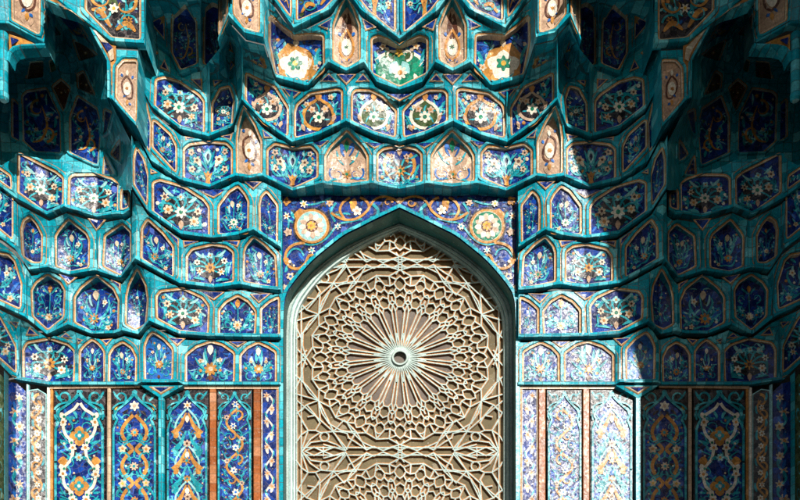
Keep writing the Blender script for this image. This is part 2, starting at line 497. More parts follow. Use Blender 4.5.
def m_wreath(m, ctr='white_glaze', side='cream'):
    k = m.k
    m.filler(7)
    m.disc(m.xy(0, .45), 12 * k, 'dark_slate', 14, 9 * k); m.up()
    for a in (.25, .75, 1.25, 1.89, 2.39, 2.89, -.5, 3.64):
        c = m.xy(0, .42)
        m.stroke([c, (c[0] + 9 * k * math.cos(a), c[1] - 8 * k * math.sin(a)), (c[0] + 13.5 * k * math.cos(a + .25), c[1] - 12 * k * math.sin(a + .25))], 1.9 * k, 'turquoise_leaf', raw=True)
    m.spiral(0, .42, 14 * k, .3, .42, 2 * k, 'turquoise_leaf'); m.spiral(0, .42, 14 * k, math.pi - .3, -.42, 2 * k, 'turquoise_leaf')
    m.up()
    for q in (1, -1):
        m.leaf(q * .28, .74, math.pi / 2 - q * 1.25, 8 * k, 3 * k, 'pale_turquoise', -q * .35)
        m.flower(q * .5, .32, 4.2 * k, 6, side, 'orange')
        m.flower(q * .62, .62, 3.7 * k, 6, side, 'brown')
        m.leaf(q * .74, .17, math.pi / 2 + q * .2, 9 * k, 2.4 * k, 'turquoise_leaf', q * .2)
        m.leaf(q * .25, .08, math.pi / 2 - q * 1.1, 9 * k, 3 * k, 'turquoise_leaf', q * .3)
    m.flower(0, .43, 5.6 * k, 7, ctr, 'green' if ctr == 'white_glaze' else 'brown')
    m.flower(0, .78, 3.4 * k, 4, 'pale_turquoise', 'ochre')
    m.tear(0, .02, math.pi / 2, 6 * k, 3.4 * k, 'pink')

def m_lily(m, low='orange', ox=-.18, ground=None):
    k = m.k
    m.filler(8)
    m.stroke([(ox, .2), (ox * .2, .45), (.05, .75)], 2 * k, 'turquoise_leaf')
    for q in (1, -1):
        m.stroke([(ox, .22), (q * .3, .35), (q * .55, .6), (q * .5, .75)], 2.6 * k, 'turquoise_leaf')
        m.stroke([(0, .12), (q * .4, .1), (q * .7, .3)], 2.8 * k, 'turquoise_leaf')
        m.leaf(q * .26, .52, math.pi / 2 - q * .6, 9 * k, 2.6 * k, 'pale_turquoise', -q * .45)
        m.leaf(q * .55, .25, math.pi / 2 - q * .3, 9 * k, 3.2 * k, 'mid_blue', q * .4)
    m.up()
    m.tear(ox * .1 - .06, .62, math.pi / 2 + .15, 9 * k, 5 * k, 'cream')
    m.flower(.32, .64, 3.4 * k, 5, 'white_glaze', 'orange')
    m.flower(.5, .12, 3.2 * k, 5, 'cream', 'orange')
    m.flower(ox, .26, 6 * k, 8, low, 'turquoise_leaf' if low == 'orange' else 'green', .25)

def m_sprig(m):
    k = m.k
    m.filler(6)
    m.stroke([(0, .15), (.02, .5), (0, .85)], 1.6 * k, 'turquoise_leaf')
    for q in (1, -1):
        m.spiral(q * .45, .62, 6 * k, -math.pi / 2, q * .75, 2.6 * k, 'turquoise_leaf')
        m.spiral(q * .5, .3, 5 * k, math.pi / 2, -q * .75, 2.4 * k, 'turquoise_leaf')
        m.leaf(q * .1, .7, math.pi / 2 - q * .5, 10 * k, 3 * k, 'turquoise_leaf', q * .3)
    m.up()
    m.tear(0, .72, math.pi / 2, 9 * k, 5 * k, 'ochre')
    m.flower(0, .24, 5.6 * k, 8, 'cream', 'orange', .25)

def m_palm(m):
    k = m.k
    m.filler(5)
    for q in (1, -1):
        m.leaf(q * .05, .38, math.pi / 2 - q * .75, 13 * k, 3.2 * k, 'pale_turquoise', -q * .45)
        m.leaf(q * .12, .3, math.pi / 2 - q * 1.25, 13 * k, 2.6 * k, 'turquoise_leaf', -q * .4)
        m.spiral(q * .5, .17, 5 * k, math.pi / 2 - q * .5, -q * .8, 2.4 * k, 'turquoise_leaf')
        m.leaf(q * .1, .52, math.pi / 2 - q * .35, 12 * k, 3 * k, 'turquoise_leaf', -q * .25)
        m.flower(q * .45, .62, 2.8 * k, 5, 'cream', 'orange')
    m.up()
    m.tear(0, .7, math.pi / 2, 9 * k, 5 * k, 'white_glaze')
    m.flower(0, .35, 6.6 * k, 8, 'ochre', 'cream', .22)
    m.tear(0, .02, math.pi / 2, 5 * k, 4 * k, 'brown')

def m_medal(m, fill='dark_slate', ring='ochre'):
    k = m.k
    m.filler(9)
    c = m.xy(0, .45)
    def egg(r):
        return [(c[0] + r * math.cos(a) * (1 - .1 * math.sin(a)), c[1] - r * .95 * math.sin(a) - (2.2 * k if abs(a - 1.5708) < .1 else 0)) for a in (6.2832 * i / 20 for i in range(20))]
    m.poly(egg(12.5 * k), ring, c); m.up()
    m.poly(egg(10 * k), fill, c); m.up()
    for a in (.6, 1.5, 2.5, 3.6, 5.6):
        m.stroke([c, (c[0] + 5 * k * math.cos(a), c[1] - 5 * k * math.sin(a)), (c[0] + 9 * k * math.cos(a + .3), c[1] - 9 * k * math.sin(a + .3))], 1.8 * k, 'turquoise_leaf', raw=True)
    m.up()
    m.flower(c[0], c[1] + 2 * k, 5 * k, 6, 'white_glaze', 'green', raw=True)
    m.flower(c[0] - 5 * k, c[1] - 4 * k, 3 * k, 5, 'rose', 'orange', raw=True)
    m.flower(c[0] + 5 * k, c[1] - 4.5 * k, 3 * k, 5, 'rose', 'orange', raw=True)
    for q in (1, -1):
        m.leaf(q * .6, .78, math.pi / 2 - q * .8, 9 * k, 3.6 * k, 'turquoise_leaf', -q * .4)
        m.leaf(q * .72, .35, math.pi / 2, 9 * k, 3 * k, 'turquoise_leaf', q * .4)
        m.flower(q * .55, .86, 2.8 * k, 5, 'cream', 'orange')
        m.tear(q * .62, .1, math.pi / 2 - q * .4, 6 * k, 3 * k, 'pink')
    m.tear(0, .82, math.pi / 2, 7 * k, 5 * k, 'orange')

def m_centre(m):
    k = m.k
    m.filler(7)
    c = m.xy(0, .42)
    for q in (1, -1):
        m.spiral(c[0] + q * 1, c[1], 15 * k, math.pi / 2 - q * .5, -q * .42, 3.4 * k, 'ochre', raw=True)
        m.leaf(q * .75, .2, math.pi / 2, 12 * k, 3 * k, 'turquoise_leaf', q * .3)
        m.flower(q * .35, .8, 3.2 * k, 5, 'rose', 'brown')
        m.leaf(q * .5, .75, math.pi / 2 - q * 1.3, 9 * k, 3 * k, 'turquoise_leaf', -q * .3)
    m.disc(c, 9 * k, 'dark_slate', 14); m.up()
    for i in range(8):
        a = i * .785 + .39
        m.stroke([(c[0] + 4 * k * math.cos(a), c[1] + 4 * k * math.sin(a)), (c[0] + 9.5 * k * math.cos(a), c[1] + 9.5 * k * math.sin(a))], 2 * k, 'turquoise_leaf', 'none', raw=True)
    m.flower(c[0], c[1], 5 * k, 8, 'ochre', 'green', .2, raw=True)
    m.tear(0, .8, math.pi / 2, 7 * k, 4 * k, 'pink')

def m_pink(m):
    k = m.k
    m.filler(5, ('rose', 'cream', 'rose'))
    for q in (1, -1):
        m.spiral(q * .48, .25, 7 * k, math.pi / 2 - q * .9, -q * .85, 2.4 * k, 'mid_blue')
        m.leaf(q * .15, .42, math.pi / 2 - q * .9, 13 * k, 3 * k, 'turquoise_leaf', -q * .4)
        m.leaf(q * .12, .6, math.pi / 2 - q * .7, 12 * k, 3 * k, 'mid_blue', -q * .45)
        m.leaf(q * .2, .12, math.pi / 2 - q * 1.4, 12 * k, 2.6 * k, 'turquoise_leaf', q * .3)
        m.flower(q * .38, .62, 3.4 * k, 5, 'cream', 'ochre')
        m.flower(q * .66, .42, 2.8 * k, 5, 'white_glaze', 'ochre')
        m.spiral(q * .42, .2, 4 * k, 0, q * .7, 2 * k, 'rose')
        m.tear(q * .1, .72, math.pi / 2 - q * .5, 9 * k, 3 * k, 'mid_blue')
    m.up()
    m.tear(0, .66, math.pi / 2, 12 * k, 4.5 * k, 'green')
    m.tear(0, .25, math.pi / 2, 12 * k, 4 * k, 'rose')
    m.flower(0, .2, 5 * k, 6, 'ochre', 'green', .2)

def m_bud(m, dark=False):
    k = max(m.w / 24, .5)
    h = m.h
    def XY(u, v): return m.xy(u, v)
    m.filler(3, ('rose', 'pink', 'cream'), 5, 2)
    if dark:
        m.poly([XY(-.5, .62), XY(-.15, .45), XY(0, .4), XY(.15, .45), XY(.5, .62), XY(.35, .85), XY(0, .97), XY(-.35, .85)], 'brown', XY(0, .7)); m.up()
    b = .3 if dark else .46
    for q in (1, -1):
        m.stroke([XY(0, b + .28), XY(q * .55, b + .12), XY(q * .5, b - .1), XY(0, b - .2)], 2.2 * k, 'brown' if not dark else 'orange', 'none', raw=True)
        m.tear(q * .5, b + .24, math.pi / 2 - q * .4, 5 * k, 3.4 * k, 'mid_blue')
        m.tear(q * .45, b - .26, math.pi / 2 + q * .8, 5 * k, 3 * k, 'mid_blue')
        m.leaf(q * .2, .05, math.pi / 2 - q * .5, 7 * k, 2.4 * k, 'pink', 0)
    m.up()
    c = XY(0, b)
    m.disc(c, 5.2 * k, 'white_glaze', 12, min(h * .17, 9 * k)); m.up()
    m.flower(c[0], c[1], 2.6 * k, 6, 'green' if dark else 'orange', 'brown' if dark else 'ochre', raw=True)
    if not dark:
        m.tear(0, .72, math.pi / 2, 8 * k, 4 * k, 'white_glaze'); m.tear(0, .1, math.pi / 2, 8 * k, 4 * k, 'ochre')

def m_bigflower(m):
    k = m.k
    m.filler(8, ('turquoise_leaf', 'mid_blue', 'dark_slate'), 9, 3)
    c = m.xy(-.06, .42)
    m.poly([(c[0] + dx * k, c[1] + dy * k) for dx, dy in ((-14, 8), (-12, -6), (-5, -14), (2, -16), (9, -9), (14, 4), (12, 14), (0, 17), (-9, 14))], 'ochre', c); m.up()
    for a in (0.45, 1.5708, 2.7, -.9, 4.05):
        l = 11.5 if abs(a - 1.57) < 1.3 else 8.5
        m.tear(c[0], c[1] + 2 * k, a, l * k, 9.5 * k, 'white_glaze', raw=True)
    m.up()
    m.flower(c[0], c[1] - .5 * k, 5 * k, 6, 'green', 'yellow', .3, raw=True)
    for q in (1, -1):
        m.leaf(q * .74, .25, math.pi / 2, 13 * k, 3.6 * k, 'turquoise_leaf', q * .3)
        m.leaf(q * .8, .5, math.pi / 2 + q * .3, 9 * k, 3 * k, 'mid_blue', -q * .4)
        m.stroke([(0, .12), (q * .2, .05), (q * .45, .12)], 1.8 * k, 'turquoise_leaf')
    m.flower(.72, .3, 3 * k, 5, 'cream', 'orange'); m.tear(-.05, .84, math.pi / 2, 5 * k, 4 * k, 'cream')

def m_green(m):
    k = m.k * 1.05
    m.filler(8)
    c = m.xy(0, .44)
    def ring(r): return [(c[0] + r * 1.12 * math.cos(a) * (1 + .08 * math.sin(a)), c[1] - r * .88 * math.sin(a) + (-3 * k if abs(a + 1.5708) < .2 or abs(a - 4.712) < .2 else 0)) for a in (6.2832 * i / 24 for i in range(24))]
    m.poly(ring(15 * k), 'white_glaze', c); m.up()
    m.poly(ring(13 * k), 'green', c); m.up()
    for q in (1, -1):
        m.tear(c[0] + q * 6 * k, c[1] + 2 * k, math.pi / 2 + q * .5, 9 * k, 5 * k, 'pale_turquoise', raw=True)
        m.tear(c[0] + q * 3 * k, c[1] - 6 * k, math.pi / 2 - q * .8, 8 * k, 5 * k, 'olive', raw=True)
        m.spiral(c[0] + q * 4.2 * k, c[1] - 10 * k, 4 * k, -math.pi / 2, q * .9, 1.6 * k, 'white_glaze', raw=True)
        m.tear(c[0] + q * 12 * k, c[1] + 9 * k, math.pi / 2 + q * .4, 8 * k, 3 * k, 'white_glaze', raw=True)
        m.leaf(q * .82, .3, math.pi / 2, 10 * k, 3 * k, 'turquoise_leaf', q * .2)
        m.flower(q * .62, .9, 3 * k, 5, 'cream', 'orange')
    m.up()
    m.flower(c[0], c[1] + 1 * k, 4.6 * k, 8, 'white_glaze', 'orange', .25, raw=True)
    m.flower(c[0], c[1] - 11 * k, 2.8 * k, 5, 'yellow', 'orange', raw=True)

def m_arab(m):
    """black ground with ochre arabesque and a white flower"""
    k = m.w / 40
    m.filler(7, ('turquoise_leaf', 'mid_blue', 'plum', 'olive'), 10, 4)
    for q in (1, -1):
        m.spiral(q * .4, .45, 12 * k, math.pi / 2, -q * .8, 3.4 * k, 'ochre')
        m.spiral(q * .6, .75, 9 * k, -math.pi / 2, q * .8, 3 * k, 'orange')
        m.stroke([(q * .1, .1), (q * .5, .2), (q * .85, .1)], 4 * k, 'ochre')
        m.spiral(q * .5, .2, 8 * k, 0, q * .8, 2.4 * k, 'turquoise_leaf')
        m.spiral(q * .2, .62, 8 * k, 1, q * .8, 2.2 * k, 'turquoise_leaf')
        m.tear(q * .8, .5, math.pi / 2 + q * .2, 10 * k, 5 * k, 'cobalt')
    m.up()
    m.flower(.0, .38, 5.4 * k, 6, 'white_glaze', 'yellow')
    m.flower(.6, .24, 4 * k, 6, 'ochre', 'brown'); m.flower(-.5, .62, 4 * k, 5, 'ochre', 'brown')

def m_small(m):
    k = max(m.k, .3)
    m.filler(4, l=7)
    m.stroke([(0, .08), (.2, .4), (-.1, .7), (0, .92)], 2.2 * k, 'turquoise_leaf')
    m.spiral(.25, .42, 5 * k, 1.5, .8, 2.4 * k, 'turquoise_leaf'); m.spiral(-.25, .66, 5 * k, 1.5, -.8, 2.4 * k, 'turquoise_leaf'); m.up()
    m.flower(.1, .25, 4.2 * k, 6, 'cream', 'orange'); m.flower(-.05, .6, 3.4 * k, 5, 'white_glaze', 'orange')
    m.tear(.05, .8, math.pi / 2, 5 * k, 3 * k, 'ochre')

def m_dim(m):
    k = m.w / 36
    m.filler(6, ('turquoise_leaf', 'mid_blue', 'olive'), 9, 3)
    m.spiral(-.2, .7, 9 * k, 1.5, .8, 3 * k, 'ochre'); m.spiral(.25, .3, 9 * k, -1.5, .8, 3 * k, 'ochre')
    m.stroke([(-.5, .1), (0, .2), (.3, .45), (0, .75)], 2.6 * k, 'ochre'); m.up()
    m.flower(.3, .55, 3.6 * k, 6, 'cream', 'orange'); m.flower(-.3, .35, 3 * k, 6, 'cream', 'orange'); m.flower(0, .9, 3 * k, 5, 'orange', 'yellow')

def m_dimrhomb(m):
    k = m.k
    m.filler(3, ('orange', 'brown', 'olive'), 8, 3); m.flower(0, .5, 4 * k, 6, 'ochre', 'white_glaze')

# ------------------------------------------------------------------ tier edges (surveyed on the left half, the portal is symmetric)
def edge(pts, yref, Yref, relief=.68):
    Z = (P - yref) * (D + Yref)
    return [(x, y, Yref + relief * (Z / (P - y) - D - Yref)) for x, y in pts]

def in_front(up, lows, gap=0.035):
    res = []
    for x, y, Y in up:
        for lo in lows:
            if lo[0][0] - .1 <= x <= lo[-1][0] + .1: Y = min(Y, at(lo, x, 2) - gap)
        res.append((x, y, Y))
    return res

OV = 0.035
GAP = 3.3
def seat(up, ov=OV, gap=None):
    """top line of the tier below: tucked under the edge of the tier above"""
    res = []
    for x, y, Y in up:
        k = (D + Y) / (D + Y + ov)
        res.append((CX + (x - CX) * k, P - (P - y) * k + (GAP if gap is None else gap), Y + ov))
    return res

XL = -30
E = edge([(XL, 342), (0, 364), (16, 380), (50, 385.5), (138, 385.5), (142, 383.2), (180, 383.2), (184, 385.5), (281, 385.5)], 385.5, -.035)
Dn = edge([(XL, 290), (0, 306), (26, 318), (48, 335.5), (69, 325.6), (93, 335), (115, 334.5), (123, 331.5), (139, 335.5), (150, 322), (180, 335), (211, 337), (240, 337.5), (281, 338)], 338, -.05)
Cn = edge([(XL, 222), (0, 238), (16, 250), (30, 271), (49, 268.5), (70, 275.6), (96, 271.6), (121, 279.6), (136, 260), (180, 284.4), (214, 288.5), (240, 285.5), (262, 289.5), (281, 291)], 291, -.06)
Bn = edge([(XL, 172), (0, 187), (16, 199), (48, 216), (65, 208), (97.6, 218.4), (117, 215), (124, 216), (131, 211.5)], 248, -.07)
Ba = edge([(131.5, 186), (148, 212), (181, 235), (214, 239.5), (238, 236), (254, 231), (281, 248.5)], 248.5, -.07)
An = edge([(XL, 148), (0, 160), (17.5, 149), (33, 153.5), (62, 154.5), (96, 170), (120, 181), (132, 186)], 190, -.13)
Aa = edge([(138, 136), (151.5, 162), (180, 181), (210, 188.5), (236, 177.3), (249.6, 179.5), (263, 177.3), (292.5, 192), (322, 185), (346.5, 188), (372, 185), (399.5, 190.3)], 190, -.13, .6)
Za = edge([(139.5, 84), (152, 108), (180, 130), (209, 138.3), (233, 128), (242, 101), (264, 124), (292.3, 143.8), (319, 136), (346, 122.8), (374, 136), (399.5, 143.8)], 143.6, -.22, .55)
Yn = edge([(146, 36), (170, 54), (180, 76), (201, 68), (218, 74), (232, 80)], 91.6, -.30, .3)
Yp = edge([(218.5, 43), (229, 17.6), (245, 35), (263.5, 39.5), (276, 79), (308, 87.6), (328.5, 64), (346.5, 73), (364, 64), (377, 84), (399.5, 91.8)], 91.6, -.34, .5)
Yb = edge([(46, -8), (58, 1), (112, 43.5), (145, 45.5)], 45.5, -1.0, .62)
Xa = edge([(216, -34), (232, -38), (262, -12), (273, 0), (294, 30), (330, 11.5), (346.3, -9), (361, 12), (399.5, 41)], 40, -.48, .42)
Dn = in_front(Dn, [E]); Cn = in_front(Cn, [Dn]); Bn = in_front(Bn, [Cn]); Ba = in_front(Ba, [Cn]); An = in_front(An, [Bn])
Aa = in_front(Aa, [Ba]); Za = in_front(Za, [Aa]); Yn = in_front(Yn, [Za]); Yp = in_front(Yp, [Za, Yn]); Yp = [(x, y, Y - .30 if x < 264 else Y) for x, y, Y in Yp]; Xa = in_front(Xa, [Yp])
Z0 = [(108, 98.5, -1.04), (112, 100, -1.03), (138, 129, -.96)]
W0 = [(XL, 16, -1.6), (0, 25.6, -1.45), (10, 26, -1.42), (45, 45, -1.16)]
Cap = [(x, -62, Y) for x, Y in ((XL, -1.75), (45, -1.55), (60, -1.5), (112, -1.12), (145, -1.12), (216, -1.0), (262, -.85), (294, -.62), (330, -.74), (346.3, -.85), (361, -.74), (399.5, -.58))]
# the tier above the recess between the pendants lies over the top of the view
Rec = [(140, -25, -1.35), (170, -20, -1.35), (201, -22, -1.35), (232, -20, -1.35)]

TOP = {'E': seat(Dn), 'D': seat(Cn), 'C': seat(Bn + Ba), 'Bn': seat(An), 'Ba': seat(Aa), 'Aa': seat(Za), 'Za': seat([q for q in Yn if q[0] < 217], OV, 0) + seat(Yp),
       'Yn': seat(Rec), 'Yp': seat(Xa), 'Yb': Cap, 'X': Cap, 'Z0': seat(Yb), 'W0': Cap}
BOT = {'E': E, 'D': Dn, 'C': Cn, 'Bn': Bn, 'Ba': Ba, 'Aa': Aa, 'Za': Za, 'Yn': Yn, 'Yp': Yp, 'Yb': Yb, 'X': Xa, 'Z0': Z0, 'W0': W0}
EXP = {'E': 3.4, 'D': 2.8, 'C': 2.9, 'Bn': 2.4, 'Ba': 3.0, 'Aa': 3.2, 'Za': 3.8, 'Yn': 2.4, 'Yp': 3.6, 'Yb': 1.0, 'X': 1.0, 'Z0': 2.0, 'W0': 1.0}

def mirror_poly(p):
    return p + [(2 * CX - x, y, Y) for x, y, Y in reversed(p) if x < CX - .01]

def triangle_tile(surf, pts, root, flip, h=.014):
    mb = MB()
    c = (sum(p[0] for p in pts) / len(pts), sum(p[1] for p in pts) / len(pts))
    for j, (o, mat) in enumerate(((0, 'orange'), (-.75, 'cream'), (-1.5, 'cobalt'))):
        q = densify(offset(pts, o), 3.0) if o else densify(pts, 3.0)
        if j and area(q) * area(pts) <= 0: continue
        if o and abs(area(q)) < .5: continue
        hh = h + .004 * j
        mb.fan(surf.pt(*c, hh), [surf.pt(*p, hh) for p in q], mat)
        if j == 0:
            mb.strip([surf.pt(*p, hh) for p in q], [surf.pt(*p, -.01) for p in q], 'turquoise', True)
    mb.build('spandrel_tile', root, flip)

def cell(row, xl, xr, outline, ground, motif, label, rec=(.015, .04), tris=(), flip=False, centre=False, band=3.0, seed=0, name='muqarnas_niche',
         cat='niche', lip=True, grp=None, lines=True):
    bot, top = BOT[row], TOP[row]
    if centre: bot, top = mirror_poly(bot), mirror_poly(top)
    sf = Surf(bot, top, EXP[row])
    tx = lambda x: x
    xs = [x for x in sf.xs() if xl + .3 < x < xr - .3]
    bl = [(xl, at(bot, xl))] + [(x, at(bot, x)) for x in xs] + [(xr, at(bot, xr))]
    tl = [(xl, at(top, xl))] + [(x, at(top, x)) for x in xs] + [(xr, at(top, xr))]
    outer = densify(bl, 6, False) + densify(list(reversed(tl)), 6, False)
    base = sf.pt((xl + xr) / 2, at(bot, (xl + xr) / 2))
    root = thing(name, label, cat, base, grp or 'tiled niches of the muqarnas vault', flip=flip)
    ol = densify(soften(outline), 2.6)
    hole = offset(ol, .15)
    # frame
    fr = MB()
    folds = [((x, at(bot, x)), (x, at(top, x))) for x in xs]
    vs, tri = cdt(outer, [hole], folds, 6.5)
    fr.tris([sf.pt(*q) for q in vs], tri, 'turquoise')
    prof = [(2.0, .010), (2.7, .030), (2.0 + band, .030), (2.6 + band, .004)] if lines else [(0.2, .004), (1.0, .03), (1 + band, .03), (1.6 + band, .004)]
    prev = None
    def cl(q):
        x = min(max(q[0], xl), xr)
        return (x, min(max(q[1], at(top, x)), at(bot, x)))
    for o, h in prof:
        cur = [sf.pt(*cl(q), h) for q in offset(ol, o)]
        if prev: fr.strip(prev, cur, 'turquoise', True)
        prev = cur
    if lines and band >= 2.4:
        a = [sf.pt(*cl(q), .007) for q in offset(ol, 2.6 + band)]; b = [sf.pt(*cl(q), .007) for q in offset(ol, 3.25 + band)]
        fr.strip(a, b, 'orange', True)
    fob = fr.build('frame', root, flip)
    # border lines and the reveal down to the panel
    ys = [q[1] for q in ol]; y0, y1 = min(ys), max(ys)
    def R(y):
        t = min(1, max(0, (y1 - y) / (y1 - y0)))
        return rec[0] + (rec[1] - rec[0]) * t ** 2
    pl = .92 if rec[1] <= .045 else .8 if rec[1] <= .10 else .68 if rec[1] <= .16 else .58
    def pp(x, y, h=0.0):
        v = sf.pt(x, y); v.y += rec[0] + (1 - pl) * max(0, at(sf.bot, x, 2) - v.y) - h
        return v
    bd = MB()
    if lines:
        a = [sf.pt(*q, .012) for q in offset(ol, 2.0)]; b = [sf.pt(*q, .010) for q in offset(ol, .95)]; c = [sf.pt(*q, .006) for q in ol]
        bd.strip(a, b, 'orange', True); bd.strip(b, c, 'cream', True)
    else:
        c = [sf.pt(*q, .004) for q in offset(ol, .2)]
    d = [pp(*q) for q in ol]
    bd.strip(c, d, 'turquoise' if rec[1] > .08 else 'sand', True)
    bd.build('border', root, flip).parent = fob
    # panel
    pn = MB()
    xi = [x for x in sf.xs() if min(q[0] for q in ol) + .5 < x < max(q[0] for q in ol) - .5]
    folds = []
    for x in xi:
        hits = []
        for i in range(len(ol)):
            p, q = ol[i], ol[(i + 1) % len(ol)]
            if (p[0] - x) * (q[0] - x) < 0: hits.append(lerp(p[1], q[1], (x - p[0]) / (q[0] - p[0])))
        if len(hits) == 2: folds.append(((x, hits[0]), (x, hits[1])))
    vs, tri = cdt(ol, [], folds, 5.0)
    pn.tris([pp(*q) for q in vs], tri, ground)
    mz = Mosaic(pn, offset(ol, -.3), pp, seed); mz.thin = .72
    motif(mz)
    pn.build('tile_panel', root, flip)
    for t in tris: triangle_tile(sf, t, root, flip)
    # drip moulding along the lower edge
    if lip:
        lp = MB()
        prf = [(.0, .052), (-.026, .042), (-.032, .004), (-.022, 0), ({'Aa': .22, 'Z0': .4}.get(row, OV + .03), 0)]
        lines_ = []
        for dy, dz in prf:
            l = []
            for x, y in bl:
                v = sf.pt(x, y); v.y += dy; v.z += dz
                l.append(v)
            lines_.append(l)
        for a, b in zip(lines_, lines_[1:]): lp.strip(a, b, 'turquoise')
        lp.build('drip_moulding', root, flip).parent = fob
    return root

ORD = ['first', 'second', 'third', 'fourth', 'fifth', 'sixth', 'seventh', 'eighth', 'ninth', 'tenth']
CELLS = []
def C(row, xl, xr, outline, ground, motif, look, **kw): CELLS.append((row, xl, xr, outline, ground, motif, look, kw))

WH = lambda m: m_wreath(m)
# lowest row
C('E', XL, 20, [(-24, 300), (0, 319), (10, 337), (15, 347), (15.5, 371), (0, 357), (-24, 339)], 'cobalt', WH, 'blue turned side-wall niche with flower wreath')
C('E', 20, 76.5, [(25, 378.5), (50, 382), (73, 382), (74, 352), (68, 346), (50, 340), (28, 344), (24.5, 350)], 'cobalt', lambda m: m_wreath(m, 'ochre', 'white_glaze'), 'wide blue panel with white petals and orange flower',
  tris=[[(10, 322), (21, 322.5), (17, 329)], [(30, 327), (39, 336), (26, 336)], [(66.5, 333), (73, 339), (60.5, 338)], [(76, 338), (85, 341), (78.5, 344.5)]])
C('E', 76.5, 106.5, [(81, 382), (103.5, 382), (103.5, 352), (98, 345), (92.5, 341), (86, 346), (81, 352)], 'cobalt', m_palm, 'slim blue panel with teardrop palmette', tris=[[(101, 340), (113, 339), (107, 346)]])
C('E', 106.5, 139, [(110, 382), (135, 382), (135.5, 358), (131, 349), (123, 343.5), (115, 348), (110.5, 355)], 'cobalt', lambda m: m_lily(m, 'orange', 0), 'blue arched panel with orange flower')
C('E', 139, 180, [(146, 379.5), (171.5, 379.5), (172, 350), (163, 340), (153, 333.5), (149, 338), (145.5, 347)], 'mid_blue', m_palm, 'bright blue panel on projecting box', tris=[[(168, 338), (186, 339), (178, 346.5)]])
C('E', 180, 238, [(187, 382), (233, 382), (233.5, 354), (222, 346), (211, 343), (197, 348), (187, 356)], 'cobalt', m_palm, 'broad blue panel with ochre flower and white leaves', tris=[[(229, 342), (247, 342), (238, 348)]])
C('E', 238, 281, [(241.5, 382.5), (275, 382.5), (275, 353), (267, 348), (258, 344), (248, 349), (241.5, 356)], 'cobalt', m_palm, 'blue arched panel of sprays beside the door frame')
# second row
C('D', XL, 26, [(-24, 240), (0, 255), (8, 256), (14, 262), (21, 285), (20, 308), (0, 299), (-24, 286)], 'cobalt', m_lily, 'blue pointed side-wall niche with lily', rec=(.02, .06))
C('D', 26, 68, [(34, 316), (48, 329), (63, 317), (64, 291), (60, 284), (48, 276), (37, 284), (33, 291)], 'cobalt', m_sprig, 'hexagonal blue niche with cream sprig', rec=(.03, .10))
C('D', 68, 121, [(76, 322), (95, 332.5), (117, 332), (118, 301), (113, 290), (97, 277), (82, 289), (76, 298)], 'cobalt', m_lily, 'deep blue arched niche with white lily spray', rec=(.03, .13), tris=[[(59, 274.5), (78, 278), (69, 285)], [(111, 280), (121, 284), (121, 291)]])
C('D', 121, 150, [(127, 324), (136, 328.5), (145, 324), (147, 300), (145, 286), (137.5, 271), (130, 286), (127.5, 297)], 'cobalt', m_small, 'narrow dark pointed niche', rec=(.03, .16), band=2.2)
C('D', 150, 214, [(158, 318), (180, 330), (207, 333), (208, 307), (202, 299), (183, 290), (161, 292.5), (157.5, 297)], 'cobalt', WH, 'broad blue niche with white flower wreath', tris=[[(200, 292), (225, 292.5), (214, 301)]])
C('D', 214, 258, [(220, 334), (254, 334), (255, 312), (248, 303), (238, 297), (227, 303), (220, 311)], 'cobalt', lambda m: m_sprig(m), 'blue arched niche with white central flower', rec=(.02, .06), tris=[[(250, 294.5), (271, 294), (259, 304)]])
C('D', 258, 281, [(262, 334.5), (278, 334.5), (278, 299), (270, 303), (262, 310)], 'cobalt', m_small, 'half-width blue niche with pale flowers beside door', band=2.2)
# third row
C('C', XL, 18, [(-24, 163), (0, 180), (10, 185), (12, 191), (12, 238), (0, 228), (-24, 210)], 'cobalt', m_lily, 'tall shadowed side-wall niche with leaves')
C('C', 18, 52, [(24, 256), (34, 262), (41, 262), (41.5, 236), (36, 225), (30, 218), (24.5, 222), (22.5, 230)], 'cobalt', m_sprig, 'half-shaded blue niche with orange flower', rec=(.02, .06), band=2.6)
C('C', 52, 97, [(57.5, 266), (70, 271), (88, 267), (88.5, 241), (86, 235), (69, 221), (60, 232), (57, 237)], 'cobalt', m_lily, 'blue pointed niche with orange flower and white bud', rec=(.02, .10), tris=[[(88, 219), (107, 220), (97, 232)]])
C('C', 97, 132, [(104.5, 266), (121, 274.5), (130, 262), (130, 233), (122.5, 225.5), (106, 237)], 'cobalt', lambda m: m_lily(m, 'ochre', .2), 'folded blue niche with large ochre flower', rec=(.02, .10))
C('C', 132, 180, [(142.5, 258), (156, 267), (172.5, 276), (172.5, 248), (162, 234), (148, 221), (143, 229)], 'cobalt', m_lily, 'tilted blue niche with white and orange flowers', rec=(.02, .07), tris=[[(168, 232), (179.5, 239.5), (179, 247.5)], [(183, 241), (199, 242), (184, 248)]])
C('C', 180, 240, [(188, 281), (216, 284.5), (232.5, 281), (232.5, 253), (226, 248), (213, 246), (193, 250.5), (188, 257)], 'cobalt', lambda m: m_wreath(m, 'ochre', 'white_glaze'), 'broad blue niche with yellow flower among white ones', tris=[[(222, 241.5), (240.5, 241), (238, 248)]])
C('C', 240, 281, [(245, 281), (262, 284.5), (276, 287), (274.5, 257), (264, 246), (254, 238.5), (247, 247), (245, 253)], 'cobalt', lambda m: m_lily(m, 'pink', 0), 'hooded blue niche with big pink flower', rec=(.02, .12), tris=[[(261, 240.5), (277, 251), (270, 250)]])
